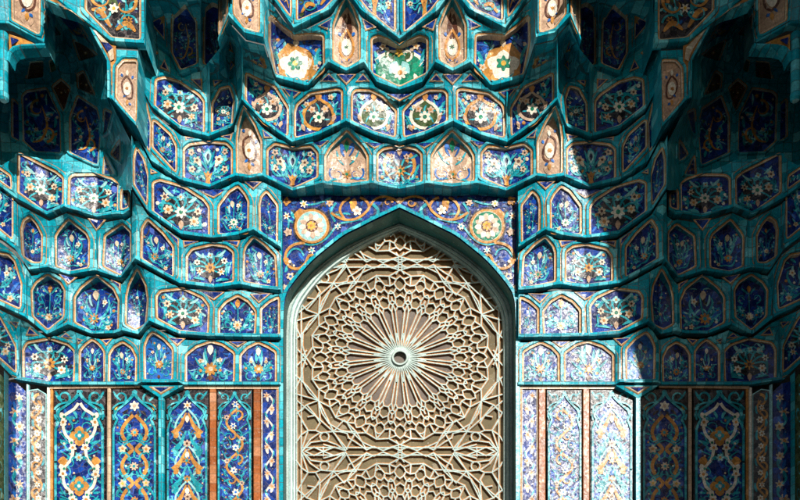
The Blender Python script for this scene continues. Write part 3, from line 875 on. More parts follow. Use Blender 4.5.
# fourth row
C('Bn', 16, 66, [(19.5, 192), (48, 213), (62, 205), (62.5, 179), (55, 173), (35, 163), (20, 155)], 'cobalt', WH, 'shadowed folded niche with pale flowers')
C('Bn', 66, 119, [(70, 206.5), (97.5, 216), (117, 212), (117.5, 185), (112, 180), (97, 176), (74, 176.5), (70.5, 179)], 'cobalt', WH, 'brightly lit blue niche with white flower fan')
C('Bn', XL, 16, [(-24, 160), (0, 170), (10, 177), (11, 188), (0, 180), (-24, 169)], 'cobalt', m_small, 'flat shadowed niche slip at outer edge', band=1.6)
C('Bn', 119, 131, [(122, 209), (128, 207), (128, 193), (122.5, 191)], 'cobalt', m_small, 'tiny dark niche tucked behind the vault edge', band=1.2)
C('Ba', 131.5, 149, [(135, 184), (146.5, 203), (147.5, 177), (143, 160), (137, 150), (135, 160)], 'cobalt', m_small, 'very narrow steep blue niche', band=1.6)
C('Ba', 149, 214, [(154, 211), (181, 231), (208, 236), (208, 208), (203, 201), (183, 188), (160, 181.5), (154, 184)], 'cobalt', WH, 'large tilted blue niche with white flower wreath', tris=[[(196, 190.5), (228, 190), (214, 199)], [(150.5, 169), (158, 173.5), (151, 175)]])
C('Ba', 214, 254, [(219.5, 233.5), (247, 233), (247.5, 202), (244, 195), (238, 188), (230, 193), (219.5, 207)], 'cobalt', lambda m: m_lily(m, 'white_glaze', 0), 'blue pointed niche with white star flower', rec=(.02, .07), tris=[[(244, 182), (262, 182.5), (253.6, 190.5)]])
C('Ba', 254, 281, [(261, 231), (276, 243), (276.5, 206), (266.5, 193), (262, 198), (260.5, 205)], 'cobalt', lambda m: m_small(m), 'slim blue niche with scrolls beside the spandrel', rec=(.02, .07), band=2.4)
# fifth row
C('Aa', 138, 151.5, [(141, 134), (149.5, 150), (150, 124), (146, 106), (141, 98)], 'cobalt', m_small, 'steep dark sliver of a niche', band=1.4)
C('Aa', 151.5, 181, [(153.5, 147), (175.5, 171), (175.5, 147), (170, 136), (156, 123), (153.5, 122)], 'cobalt', m_lily, 'steeply turned blue niche with yellow blossoms', band=2.4)
C('Aa', 181, 235, [(185, 178), (210, 185), (231, 178), (231, 150), (226, 145), (210, 143.5), (190, 146), (185, 150)], 'cobalt', m_vase, 'blue niche with ochre vase bouquet', tris=[[(221, 137), (233, 134.5), (231, 142)], [(185, 137), (199, 140), (186, 142)]])
C('Aa', 235, 263, [(238.3, 173), (250, 176), (260.5, 173), (260.5, 142), (254, 126), (244, 109), (239.5, 126), (238, 140)], 'pink', m_bud, 'slim pink hooded niche with white bud', rec=(.02, .24), band=1.8)
C('Aa', 263, 321.5, [(268.5, 176.5), (293, 187.5), (316.5, 177), (316.5, 154), (311, 148), (293, 149.5), (275, 145.5), (268.5, 151)], 'cobalt', m_vase, 'blue folded niche with ochre vase and scrolls', tris=[[(309, 144), (329, 141), (320.5, 148.5)], [(262.5, 130), (273, 138.5), (264, 139)]])
C('Aa', 321.5, 372.5, [(326.5, 181), (346.5, 184.5), (366.5, 181), (366.5, 157), (362, 149), (347, 132.5), (331, 149), (326.5, 157)], 'pink', m_pink, 'pink pointed niche with green bud and blue scrolls', rec=(.02, .16), tris=[[(365, 143), (385, 144.5), (374.5, 149.5)]])
C('Aa', 372.5, 426.5, [(378.5, 181.5), (399.5, 186.5), (420.5, 181.5), (420.5, 155), (415, 150.5), (399.5, 147.5), (384, 150.5), (378.5, 155)], 'cobalt', m_centre, 'blue niche with ochre ring flower', centre=True)
# sixth row
C('Za', 139.5, 209, [(156, 106), (180, 125), (203, 132.5), (203, 102), (198, 96), (179, 83), (165, 79), (157, 81)], 'cobalt', WH, 'half-shaded blue niche with white flower', tris=[[(191, 80), (202.5, 79.5), (202.5, 91)], [(149, 44), (159, 54), (152, 59)], [(165, 60), (170, 73), (160, 69)]])
C('Za', 209, 242, [(213, 131.5), (231, 124.5), (233, 100), (229, 88), (221, 90), (213.5, 104)], 'cobalt', WH, 'small turned blue niche with white petals', tris=[[(213, 81), (223, 81), (214, 88)], [(229.6, 39), (233.6, 54), (226, 50)], [(231, 61), (235, 66), (230, 72)]], band=2.4)
C('Za', 242, 292.3, [(247, 101), (264.5, 123.5), (286.5, 135), (287, 109), (274, 88), (261, 82), (247, 75)], 'cobalt', lambda m: m_medal(m, 'dark_slate', 'rose'), 'tilted blue niche with pink-ringed medallion', tris=[[(283, 89), (301, 93), (292, 101)], [(240, 39), (254, 48), (243, 53)], [(262, 53), (269, 72), (251, 62)]])
C('Za', 292.3, 346.5, [(296, 137), (319, 131.5), (341, 121.5), (341, 92), (337, 91), (311, 95), (298, 106), (296, 112)], 'cobalt', lambda m: m_medal(m), 'blue niche with ochre heart medallion', tris=[[(329, 74), (337.5, 83), (320, 82.5)], [(336.5, 75), (356.5, 75), (346.5, 86)]])
C('Za', 346.5, 399.5, [(353, 121), (374, 131), (394, 136.5), (395, 112), (382, 98), (370, 92), (356, 92), (353, 95)], 'cobalt', lambda m: m_medal(m, 'olive', 'white_glaze'), 'blue niche with olive medallion ringed in white', tris=[[(363, 74), (370, 82.5), (355.5, 83)]])
# seventh row
C('Yn', 146, 201, [(173, 53), (181.5, 69.5), (196.5, 63.5), (195.5, 21), (185, 4), (173, 17)], 'cobalt', m_dim, 'deep shadowed hexagonal niche between hanging pendants', tris=[[(150, 24), (165, 16), (165, 41)]])
C('Yn', 201, 232, [(205, 64), (217.5, 68), (225, 70), (225, 8), (212, 2), (205, 8)], 'cobalt', m_small, 'dark slot of niche behind pink pendant')
C('Yp', 218.5, 229, [(220.3, 35), (226.5, 20), (226.5, -20), (220.3, -20)], 'pink', m_small, 'narrow left flank of hanging pendant', band=1.0)
C('Yp', 229, 263.5, [(235, 14), (246, 28), (258, 32), (258, -8), (248, -16), (235, -22)], 'pink', m_bud, 'pink pendant face with white flower', band=2)
C('Yp', 263.5, 328.5, [(277, 74), (308, 83.5), (323, 71), (322.5, 37), (312, 35.5), (294.5, 37), (282, 28), (270.5, 17), (270.5, 42)], 'cobalt', m_bigflower, 'deep niche with large white flower on ochre', rec=(.05, .04), tris=[[(318, 27), (334, 18), (331, 32)]])
C('Yp', 328.5, 364, [(334.5, 60), (346.5, 67), (358.5, 60), (358.5, 26), (352.5, 10), (346.5, -2), (340.5, 10), (334.5, 26)], 'pink', lambda m: m_bud(m, True), 'slim pink niche with dark brown pointed hood', rec=(.02, .26), band=2.2, tris=[[(362, 19), (377, 28), (365.5, 32)]])
C('Yp', 364, 435, [(373, 73), (399.5, 86), (426, 73), (426.5, 40), (420, 37.5), (399.5, 46), (379, 37.5), (372.5, 40)], 'cobalt', m_green, 'blue niche with emerald green medallion', rec=(.05, .04), centre=True, tris=[[(387, 95), (412, 95), (399.5, 102)]])
C('Yb', 46, 145, [(87, -40), (87, 10), (113, 37), (139.5, 39.5), (139.5, -40)], 'dark_slate', m_arab, 'large hanging black panel with ochre arabesques', band=3.6)
# top row
C('X', 262, 294, [(277, -40), (278, -2), (290, 15), (290, -40)], 'cobalt', m_arab, 'cut-off blue panel with turquoise leaves')
C('X', 294, 346.3, [(298, 20), (323, 9), (339, -8), (339, -45), (298, -45)], 'cobalt', m_arab, 'blue hanging panel with ochre scrolls')
C('X', 346.3, 399.5, [(355, -8), (370, 11), (394, 31), (394, -45), (355, -45)], 'cobalt', m_vase, 'blue hanging panel with cream flowers')
# hanging pendants at the side recess
C('Z0', 108, 138, [(117.5, 98), (135, 121), (136.5, 62), (124, 62), (118, 69)], 'pink', m_bud, 'slender pink pendant with white knot under black panel', band=2.4)
C('W0', XL, 45, [(14, 20), (39, 34), (40, -40), (13, -40)], 'pink', m_bud, 'pink pendant with white ribbon at photo edge', band=2.4)

ROWN = {'E': 'lowest niche row', 'D': 'second niche row', 'C': 'third niche row', 'Bn': 'fourth niche row', 'Ba': 'fourth niche row', 'Aa': 'fifth niche row',
        'Za': 'sixth niche row', 'Yn': 'seventh niche row', 'Yp': 'seventh niche row', 'Yb': 'seventh niche row', 'X': 'top niche row', 'Z0': None, 'W0': None}
byrow = {}
for c in CELLS: byrow.setdefault(ROWN[c[0]], []).append(c)
for rown, cs in byrow.items():
    cs = sorted(cs, key=lambda c: -c[1])
    k = 0
    for c in cs:
        row, xl, xr, ol, gr, mo, look, kw = c
        seed = int(xl * 7 + ord(row[0]) * 31) & 0xffff
        if kw.get('centre'):
            cell(row, xl, xr, ol, gr, mo, f'{look}, above door apex, {rown}', seed=seed, **kw); continue
        for flip in (False, True):
            side = 'right' if flip else 'left'
            if rown is None: lab = f'{look}, {side} of the door'
            else: lab = f'{look}, {ORD[k]} {side} of door, {rown}'
            if flip: lab = lab.replace('narrow left flank', 'narrow flank').replace('brightly lit', 'shaded').replace('half-shaded', 'shaded')
            else: lab = lab.replace('narrow left flank', 'narrow flank')
            cell(row, xl, xr, ol, gr, mo, lab, flip=flip, seed=seed + flip, **kw)
        k += 1

# ------------------------------------------------------------------ small joins: returns, side recess, rims
def side_word(f): return 'right' if f else 'left'

def recess_dome(flip):
    """the dark tiled half dome inside the side recess"""
    RIM = [(-30, 190, -.9), (-30, 40, -1.3), (9, 42, -1.3), (22, 47, -1.3), (44, 46, -1.16), (46, 8, -1.42), (60, 7, -1.34), (74, 11, -1.22), (82, 16, -1.16), (98, 42, -1.08), (107, 60, -1.04), (109, 99, -1.04), (131, 142, -1.0), (132, 190, -.95)]
    def Yd(x, y):
        best = None
        for p, q in zip(RIM, RIM[1:]):
            dx, dy = q[0] - p[0], q[1] - p[1]
            t = min(1, max(0, ((x - p[0]) * dx + (y - p[1]) * dy) / (dx * dx + dy * dy)))
            d = math.hypot(x - p[0] - dx * t, y - p[1] - dy * t)
            if best is None or d < best[0]: best = (d, lerp(p[2], q[2], t))
        t = min(1, best[0] / 36)
        return lerp(best[1], .05 - .2 * (1 - min(1, y / 150)), math.sin(t * math.pi / 2) ** .8)
    class DS:
        bot = top = None
        def Y(s, x, y): return Yd(x, y)
        def pt(s, x, y, h=0.0):
            v = U(x, y, Yd(x, y)); v.y -= h
            return v
        def xs(s): return []
    sf = DS()
    root = thing('recess_dome', f'dark tiled half dome deep inside the recess {side_word(flip)} of the door', 'half dome', U(58, 155, -.4), 'half domes of the side recesses', flip=flip)
    outer = densify([(-30, 190), (-30, 40), (9, 42), (22, 47), (44, 46), (46, 8), (60, 7), (74, 11), (82, 16), (98, 42), (107, 60), (109, 99), (131, 142), (132, 190)], 5)
    cellsd = [([(23, 96), (27, 92), (46, 89), (59, 116), (60, 152), (36, 151), (24, 140)], 'cobalt', m_dim),
              ([(78, 97), (96, 109), (100, 125), (97, 164), (71, 152), (71, 117)], 'cobalt', m_dim),
              ([(53, 87), (61, 80), (70, 89), (64, 110)], 'brown', m_dimrhomb), ([(78, 75), (83, 72), (94, 95), (79, 88)], 'brown', m_dimrhomb),
              ([(30, 62), (43, 61), (43, 77), (27, 79)], 'brown', m_dimrhomb), ([(49, 61), (53, 59), (56, 69), (51, 72)], 'olive', m_dimrhomb),
              ([(58, 15), (73, 15), (92, 45), (76, 36)], 'cobalt', m_dim), ([(74, 41), (83, 43), (97, 56), (81, 61)], 'brown', m_dimrhomb),
              ([(46, 13), (61, 34), (48, 36)], 'brown', m_dimrhomb), ([(13, 100), (18, 105), (19, 140), (13, 136)], 'cobalt', m_dimrhomb),
              ([(105, 110), (111, 113), (106, 132), (103, 134)], 'cobalt', m_dimrhomb), ([(105, 158), (113, 174), (104, 174)], 'cobalt', m_dimrhomb), ([(119, 142), (119, 160), (112, 154)], 'cobalt', m_dimrhomb)]
    sh = MB()
    holes = [offset(densify(soften(c[0], 1.2), 3), .1) for c in cellsd]
    vs, tri = cdt(outer, holes, [], 4.5)
    sh.tris([sf.pt(*q) for q in vs], tri, 'turquoise')
    # ribs meeting at the hub
    for ol, g, mo in cellsd:
        o = densify(soften(ol, 1.2), 3)
        pr = None
        for of, h in ((1.6, .008), (2.2, .03), (3.6, .03), (4.2, 0)):
            cur = [sf.pt(*q, h) for q in offset(o, of)]
            if pr: sh.strip(pr, cur, 'turquoise', True)
            pr = cur
    sh.build('dome_shell', root, flip)
    hb = MB()
    rings = [[sf.pt(55 + r * math.cos(a), 47 + r * .9 * math.sin(a), h) for a in (6.2832 * i / 12 for i in range(12))] for r, h in ((9, 0), (8, .05), (5, .1), (2, .16))]
    for a, b in zip(rings, rings[1:]): hb.strip(a, b, 'green', True)
    hb.fan(sf.pt(55, 47, .17), rings[-1], 'green')
    hb.build('hub', root, flip)
    for i, (ol, g, mo) in enumerate(cellsd):
        o = densify(soften(ol, 1.2), 3)
        mb = MB()
        mb.strip([sf.pt(*q, .008) for q in offset(o, 1.6)], [sf.pt(*q, .006) for q in offset(o, .7)], 'orange', True)
        mb.strip([sf.pt(*q, .006) for q in offset(o, .7)], [sf.pt(*q, -.012) for q in o], 'cream', True)
        vs, tri = cdt(o, [], [], 5)
        mb.tris([sf.pt(*q, -.012) for q in vs], tri, g)
        mo(Mosaic(mb, offset(o, -.3), lambda x, y, h=0.: sf.pt(x, y, h - .012), 40 + i))
        mb.build('tile_panel', root, flip)

def ribbon3(mb, pts, w, depth, mat, h=0.0):
    """a raised moulding of width w along 3-parameter points (px, py, Y)"""
    L, R = [], []
    n = len(pts)
    for i in range(n):
        a, b = pts[max(0, i - 1)], pts[min(n - 1, i + 1)]
        dx, dy = b[0] - a[0], b[1] - a[1]; l = math.hypot(dx, dy) or 1
        L.append((pts[i][0] - dy / l * w / 2, pts[i][1] + dx / l * w / 2, pts[i][2])); R.append((pts[i][0] + dy / l * w / 2, pts[i][1] - dx / l * w / 2, pts[i][2]))
    def V(q, h): v = U(*q); v.y -= h; return v
    a = [V(q, -depth) for q in L]; b = [V(q, 0) for q in L]; c = [V((lerp(p[0], q[0], .25), lerp(p[1], q[1], .25), p[2]), .025) for p, q in zip(L, R)]
    d = [V((lerp(p[0], q[0], .75), lerp(p[1], q[1], .75), p[2]), .025) for p, q in zip(L, R)]; e = [V(q, 0) for q in R]; f = [V(q, -depth) for q in R]
    for p, q in ((a, b), (b, c), (c, d), (d, e), (e, f)): mb.strip(p, q, mat)

def recess_rim(flip):
    """the stepped arch edge of the side recess, between the black hanging panel and the dome"""
    root = thing('recess_arch_rim', f'lit turquoise arch rim framing the dark recess {side_word(flip)} of the door', 'arch rim', U(107, 98, -1.45), 'arch rims of the side recesses', flip=flip)
    curve = [(42, -6, -1.50), (48, 2, -1.45), (60, 7, -1.36), (74, 11, -1.24), (82, 16, -1.18), (90, 27, -1.13), (98, 42, -1.1), (105, 55, -1.07), (108.5, 62, -1.06), (109, 80, -1.06), (109, 99, -1.06)]
    mb = MB()
    ribbon3(mb, curve, 3.4, .12, 'turquoise')
    mb.build('moulding', root, flip)
    sp = MB()
    top = [(46, -8, -1.49), (58, 1, -1.40), (70, 11, -1.29), (84, 21.5, -1.2), (98, 32.5, -1.1), (112, 44, -1.0), (116, 46, -1.0), (116, 58, -1.0), (114, 90, -1.02)]
    bt = [curve[1], curve[2], curve[3], curve[4], curve[5], curve[6], curve[7], curve[8], curve[9]]
    A = [U(*q) for q in top]; B = [U(*q) for q in bt]
    sp.strip(A, B, 'orange')
    A2 = [U(lerp(p[0], q[0], .25), lerp(p[1], q[1], .25), lerp(p[2], q[2], .25) - .015) for p, q in zip(top, bt)]
    B2 = [U(lerp(p[0], q[0], .72), lerp(p[1], q[1], .72), lerp(p[2], q[2], .72) - .015) for p, q in zip(top, bt)]
    sp.strip(A2[1:-1], B2[1:-1], 'cream')
    sp.face([B2[5], A2[5], A2[6], B2[6]], 'cobalt')
    for v in list(sp.v[-4:]): v.y -= .008
    sp.build('spandrel_tile', root, flip)

def colonnette(flip):
    root = thing('hanging_colonnette', f'turquoise hanging colonnette at the outer edge of the recess {side_word(flip)} of the door', 'colonnette', U(4, 100, -1.7), 'hanging colonnettes', flip=flip)
    mb = MB()
    def ring(y, r, Y=-1.46): 
        c = U(3.5, y, Y)
        return [Vector((c.x + r * math.cos(a), c.y + r * math.sin(a), c.z)) for a in (6.2832 * i / 16 for i in range(16))]
    ys = [(34, .05), (38, .055), (44, .042), (52, .05), (92, .05), (95, .058), (99, .055), (101, .035)]
    rs = [ring(*q) for q in ys]
    for a, b in zip(rs, rs[1:]): mb.strip(a, b, 'turquoise', True)
    mb.fan(sum(rs[-1], Vector()) / 16, rs[-1], 'pale_turquoise')
    mb.build('shaft', root, flip)
    ar = MB()
    ribbon3(ar, [(8, 62, -1.45), (9.5, 54, -1.45), (14, 49, -1.43), (22, 47, -1.34), (32, 46.5, -1.27), (46, 46, -1.18)], 3.4, .12, 'turquoise')
    ar.build('arch_moulding', root, flip)
    sp = MB()
    pts = [(9, 34, -1.42), (24, 39, -1.32), (40, 46, -1.2), (22, 45.5, -1.34), (14, 47.5, -1.41), (9, 52, -1.44)]
    sp.face([U(*q) for q in pts], 'ochre')
    sp.face([U(q[0] * .6 + 5, q[1] * .6 + 16.5, q[2] - .03) for q in pts][:2] + [U(11.5, 45, -1.46)], 'cobalt')
    sp.build('spandrel_tile', root, flip)

def returns(flip):
    """plain turquoise return faces and soffits that close the stepped masses towards the recess"""
    root = thing('vault_return', f'plain turquoise return face closing the vault towards the recess {side_word(flip)} of the door', 'return wall', U(131, 215, -1.0), 'return faces of the vault', flip=flip)
    def wall(x, ya, yb, Y0, Y1, mat='turquoise'):
        mb = MB()
        n = 5
        a = [U(x, lerp(ya, yb, i / n), Y0) for i in range(n + 1)]
        mb.strip(a, [Vector((q.x, Y1, q.z)) for q in a], mat)
        mb.build('return_face', root, flip)
    wall(131.5, 135, 187, at(Ba, 131.5, 2), .1)
    wall(138, 84, 137, at(Aa, 138, 2), .1)
    wall(139.6, 30, 85, at(Za, 139.5, 2), .1)
    wall(145, -62, 45.5, Yb[-1][2], -.4)
    wall(218.4, -62, 43, Yp[0][2], -.3)
    wall(138, 45, 129, Z0[-1][2], -.5)
    wall(45, -62, 45, W0[-1][2], -.9)

for f in (False, True):
    recess_dome(f); recess_rim(f); colonnette(f); returns(f)

# ------------------------------------------------------------------ wall panels below the vault
WP = [(XL, at(E, XL, 2) + .03), (0, at(E, 0, 2) + .03), (16, at(E, 16, 2) + .03), (50, .0), (281, .0)]
WALL = Flat(WP)
YB = 575
def wtop(x): return at(E, x) + (2.2 if x > 48 else 3.0)

def flatpoly(mb, pts, mat, h, grid=12):
    vs, tri = cdt(densify(pts, 8), [], [(( x, min(p[1] for p in pts)), (x, max(p[1] for p in pts))) for x in (16, 0) if min(p[0] for p in pts) < x < max(p[0] for p in pts)], grid)
    mb.tris([WALL.pt(*q, h) for q in vs], tri, mat)

def strip_thing(name, x0, x1, mat, h, label, cat, grp, flip, edge_mats=None, y0=None):
    mb = MB()
    ya = [(y0 or wtop(x0)), (y0 or wtop(x1))]
    def V(x, y, hh): return WALL.pt(x, y, hh)
    a, b = (x0, ya[0]), (x1, ya[1])
    bev = min(.7, (x1 - x0) * .2)
    lines = [[V(x0, y, -.02) for y in (ya[0], YB)], [V(x0, y, h * .4) for y in (ya[0], YB)], [V(x0 + bev, y, h) for y in (ya[0], YB)], [V(x1 - bev, y, h) for y in (ya[1], YB)], [V(x1, y, h * .4) for y in (ya[1], YB)], [V(x1, y, -.02) for y in (ya[1], YB)]]
    for p, q in zip(lines, lines[1:]): mb.strip(p, q, mat)
    mb.face([lines[1][0], lines[2][0], lines[3][0], lines[4][0]], mat)
    o = mb.build(name, None, flip)
    tag(o, label, cat, grp)

def ogee(xc, hw, y0, y1):
    """outline of the cusped arch of a tall panel"""
    L = [(0, 0), (.10, 4), (.28, 8), (.52, 12.5), (.76, 17), (.84, 22), (.74, 26), (.84, 31), (.91, 36)]
    left = [(xc - hw * a, y0 + b) for a, b in L]; right = [(xc + hw * a, y0 + b) for a, b in L[1:]]
    return [(xc - hw * .91, y1)] + list(reversed(left)) + right + [(xc + hw * .91, y1)]

def tall_panel(x0, x1, kind, label, flip, seed):
    root = thing('mosaic_wall_panel', label, 'wall panel', WALL.pt((x0 + x1) / 2, YB), 'tall mosaic panels of the portal wall', flip=flip)
    yt = max(wtop(x0), wtop(x1)) + 1.8
    g = MB()
    flatpoly(g, [(x0, yt), (x1, yt), (x1, YB), (x0, YB)], 'dark_slate', .0)
    xc, hw = (x0 + x1) / 2, (x1 - x0) / 2
    full = [(x0 + .3, yt + .3), (x1 - .3, yt + .3), (x1 - .3, YB), (x0 + .3, YB)]
    m = Mosaic(g, full, WALL.pt, seed)
    k = hw / 24
    for q in (1, -1):
        m.spiral(xc + q * hw * .62, yt + 8, 6.2 * k, math.pi / 2 + q * 2.2, -q * .95, 2.4 * k, 'turquoise_leaf', raw=True)
        m.leaf(xc + q * hw * .93, yt + 2, -math.pi / 2 - q * .4, 11 * k, 2.6 * k, 'turquoise_leaf', q * .3, raw=True)
        m.tear(xc + q * hw * .9, yt + 22, math.pi / 2 + q * .3, 8 * k, 4 * k, 'yellow' if kind == 'b' else 'turquoise_leaf', raw=True)
        m.leaf(xc + q * hw * .9, yt + 20, -math.pi / 2 - q * .2, 12 * k, 2.4 * k, 'turquoise_leaf', -q * .3, raw=True)
    m.tear(xc, yt + 6, math.pi / 2, 6 * k, 6 * k, 'turquoise_leaf', raw=True)
    g.build('ground', root, flip)
    inn = MB()
    og = ogee(xc, hw, yt + 4.5, YB)
    m = Mosaic(inn, full, WALL.pt, seed + 1); m.layer = 2
    vs, tri = cdt(densify(og, 5), [], [], 8)
    inn.tris([WALL.pt(x, y, .006) for x, y in vs], tri, 'cobalt')
    m.layer = 5
    inner = Mosaic(inn, offset(og, -1.0), WALL.pt, seed + 2); inner.layer = 5
    r = random.Random(seed)
    y = yt + 26
    while y < YB:
        for i in range(3):
            u = r.uniform(.1, .78) * hw; a = r.uniform(-1, 2); mt = r.choice(['mid_blue', 'turquoise_leaf', 'dark_slate', 'plum', 'mid_blue']); l = r.uniform(6, 10) * k; c = r.uniform(-.5, .5)
            yy = y + r.uniform(-4, 4)
            inner.leaf(xc + u, yy, a, l, 2.8 * k, mt, c, raw=True); inner.leaf(xc - u, yy, math.pi - a, l, 2.8 * k, mt, -c, raw=True)
        y += 6
    inner.up()
    for y in range(int(yt + 30), YB - 4, 9):
        for q in (1, -1):
            x = r.uniform(.15, .6) * hw
            inner.spiral(xc + q * x, y, 5.5 * k, r.uniform(0, 6) , q * .85, 1.5 * k, 'turquoise_leaf', raw=True)
            inner.stroke([(xc + q * x, y + 5 * k), (xc + q * (x + 3 * k), y + 1), (xc + q * hw * .74, y - 4)], 1.2 * k, 'turquoise_leaf', 'none', raw=True)
            inner.disc((xc + q * r.uniform(.2, .75) * hw, y + r.uniform(-4, 4)), 1.1 * k, r.choice(('white_glaze', 'cream', 'orange')), 6)
    inner.up()
    YT = yt
    def wave(fn, w, mat, y0=None, step=3.0, taper='none'):
        for q in (1, -1):
            pts = []
            yy = y0 or YT + 14
            while yy < YB - 1: pts.append((xc + q * fn(yy), yy)); yy += step
            inner.stroke(pts, w, mat, taper, raw=True, n=2)
    if kind == 'a':
        def w(y): return hw * (.44 + .19 * math.copysign(abs(math.sin((y - YT - 22) / 52 * 6.2832)) ** .6, math.sin((y - YT - 22) / 52 * 6.2832))) * min(1, (y - YT - 12) / 14)
        wave(w, 2.7 * k, 'white_glaze', YT + 14); inner.up()
        yy = YT + 33
        while yy < YB:
            for q in (1, -1):
                inner.flower(xc + q * w(yy), yy, 4.2 * k, 5, 'white_glaze', 'orange', raw=True)
                inner.tear(xc + q * w(yy), yy - 3 * k, math.pi / 2 - q * .4, 7 * k, 5 * k, 'white_glaze', raw=True); inner.up()
                inner.disc((xc + q * w(yy - 5 * k), yy - 5 * k), 1.3 * k, 'green'); inner.layer -= 1
            yy += 26
        yy = YT + 47
        while yy < YB:
            for q in (0, 1.5708, 3.1416, -1.5708): inner.tear(xc, yy, q, 9.5 * k, 9 * k, 'ochre', raw=True)
            inner.up(); inner.flower(xc, yy, 5 * k, 4, 'turquoise_leaf', 'white_glaze', .3, 0, raw=True); inner.layer -= 1
            inner.flower(xc, yy + 21, 3.6 * k, 6, 'pale_turquoise', 'orange', raw=True)
            inner.spiral(xc - 5 * k, yy + 25, 5 * k, .3, .6, 2 * k, 'turquoise_leaf', raw=True); inner.spiral(xc + 5 * k, yy + 25, 5 * k, 2.8, -.6, 2 * k, 'turquoise_leaf', raw=True)
            for q in (1, -1): inner.tear(xc + q * hw * .84, yy + 25, math.pi / 2 + q * 1.57, 9 * k, 9 * k, 'ochre', raw=True)
            yy += 50
    elif kind == 'b':
        def w(y): return hw * .50 * abs(math.sin((y - YT - 26) / 34 * math.pi)) + 1
        wave(w, 3.6 * k, 'ochre', YT + 26, 2.5); inner.up()
        inner.flower(xc, YT + 17, 5 * k, 6, 'white_glaze', 'rose', raw=True)
        yy = YT + 43
        i = 0
        while yy < YB:
            inner.flower(xc, yy, 4.6 * k, 8, 'orange' if i % 2 == 0 else 'cream', 'turquoise_leaf', raw=True)
            for q in (1, -1):
                inner.flower(xc + q * hw * .52, yy + 17, 4.2 * k, 5, 'cream', 'yellow' if i % 2 else 'orange', raw=True)
                inner.spiral(xc + q * hw * .52, yy + 5, 7 * k, math.pi / 2 + q, q * .8, 2.3 * k, 'turquoise_leaf', raw=True)
                inner.spiral(xc + q * hw * .5, yy + 25, 7 * k, -math.pi / 2 - q, -q * .8, 2.3 * k, 'turquoise_leaf', raw=True)
                inner.stroke([(xc, yy + 8), (xc + q * hw * .4, yy + 12), (xc + q * hw * .7, yy + 22)], 2 * k, 'turquoise_leaf', raw=True)
            yy += 34; i += 1
    elif kind == 'c':
        def w(y): return hw * .52 * abs(math.sin((y - YT - 20) / 36 * math.pi)) + .8
        wave(w, 2.2 * k, 'pale_turquoise', YT + 20, 2.5); inner.up()
        inner.flower(xc, YT + 16, 5 * k, 6, 'white_glaze', 'orange', raw=True)
        yy = YT + 36
        i = 0
        while yy < YB:
            mt = 'ochre' if i % 2 == 0 else 'turquoise_leaf'
            for q in (1, -1):
                inner.stroke([(xc + q * 1, yy - 14 * k), (xc + q * hw * .30, yy), (xc + q * hw * .66, yy + 10 * k)], 7 * k, mt, 'start', raw=True)
                inner.tear(xc + q * hw * .4, yy + 9 * k, -math.pi / 2 + q * .8, 8 * k, 6 * k, mt, raw=True)
            inner.up()
            inner.flower(xc, yy + 18, 4.6 * k, 6, 'ochre' if i % 3 else 'rose', 'turquoise_leaf' if i % 3 else 'brown', raw=True)
            inner.tear(xc, yy - 2, math.pi / 2, 9 * k, 5 * k, 'white_glaze' if i % 2 == 0 else 'mid_blue', raw=True); inner.layer -= 1
            yy += 18; i += 1
    else:
        pts = []
        yy = YT + 14
        while yy < YB: pts.append((xc + hw * .46 * math.sin((yy - YT) / 44 * 6.2832), yy)); yy += 2.5
        inner.stroke(pts, 3.2 * k, 'ochre', 'none', raw=True, n=2); inner.up()
        yy = YT + 12; i = 0
        while yy < YB:
            s_ = -1 if i % 2 else 1
            inner.spiral(xc - s_ * hw * .1, yy + 11, 10 * k, math.pi / 2 * s_, -s_ * .8, 3 * k, 'turquoise_leaf', raw=True)
            inner.spiral(xc + s_ * hw * .2, yy + 13, 8 * k, -math.pi / 2 * s_, s_ * .8, 3.4 * k, 'ochre', raw=True); inner.up()
            inner.flower(xc + s_ * hw * .05, yy + 3, 5 * k, 6, 'white_glaze', 'mid_blue', raw=True)
            inner.flower(xc - s_ * hw * .45, yy + 16, 3.8 * k, 6, 'rose', 'plum', raw=True)
            inner.layer -= 1
            yy += 22; i += 1
    iob = inn.build('inner_field', root, flip)
    # turquoise strapwork round the field
    st = MB()
    m = Mosaic(st, full, WALL.pt, seed)
    m.layer = 12
    m.stroke(densify(og[1:-1] if False else og, 3, False), 2.3 * max(k, .8), 'turquoise_leaf', 'none', raw=True, n=2)
    for q in (1, -1):
        m.stroke([(xc + q * hw * .91, YT + 42), (xc + q * hw * .91, YB - 2)], 2.3 * max(k, .8), 'turquoise_leaf', 'none', raw=True)
        m.stroke([(xc, yt + 3), (xc + q * hw * .3, yt + 12), (xc + q * hw * .7, yt + 15), (xc + q * hw * .95, yt + 21), (xc + q * hw * .9, yt + 31)], 1.8 * max(k, .7), 'turquoise_leaf', 'none', raw=True)
    st.build('strapwork', root, flip).parent = iob

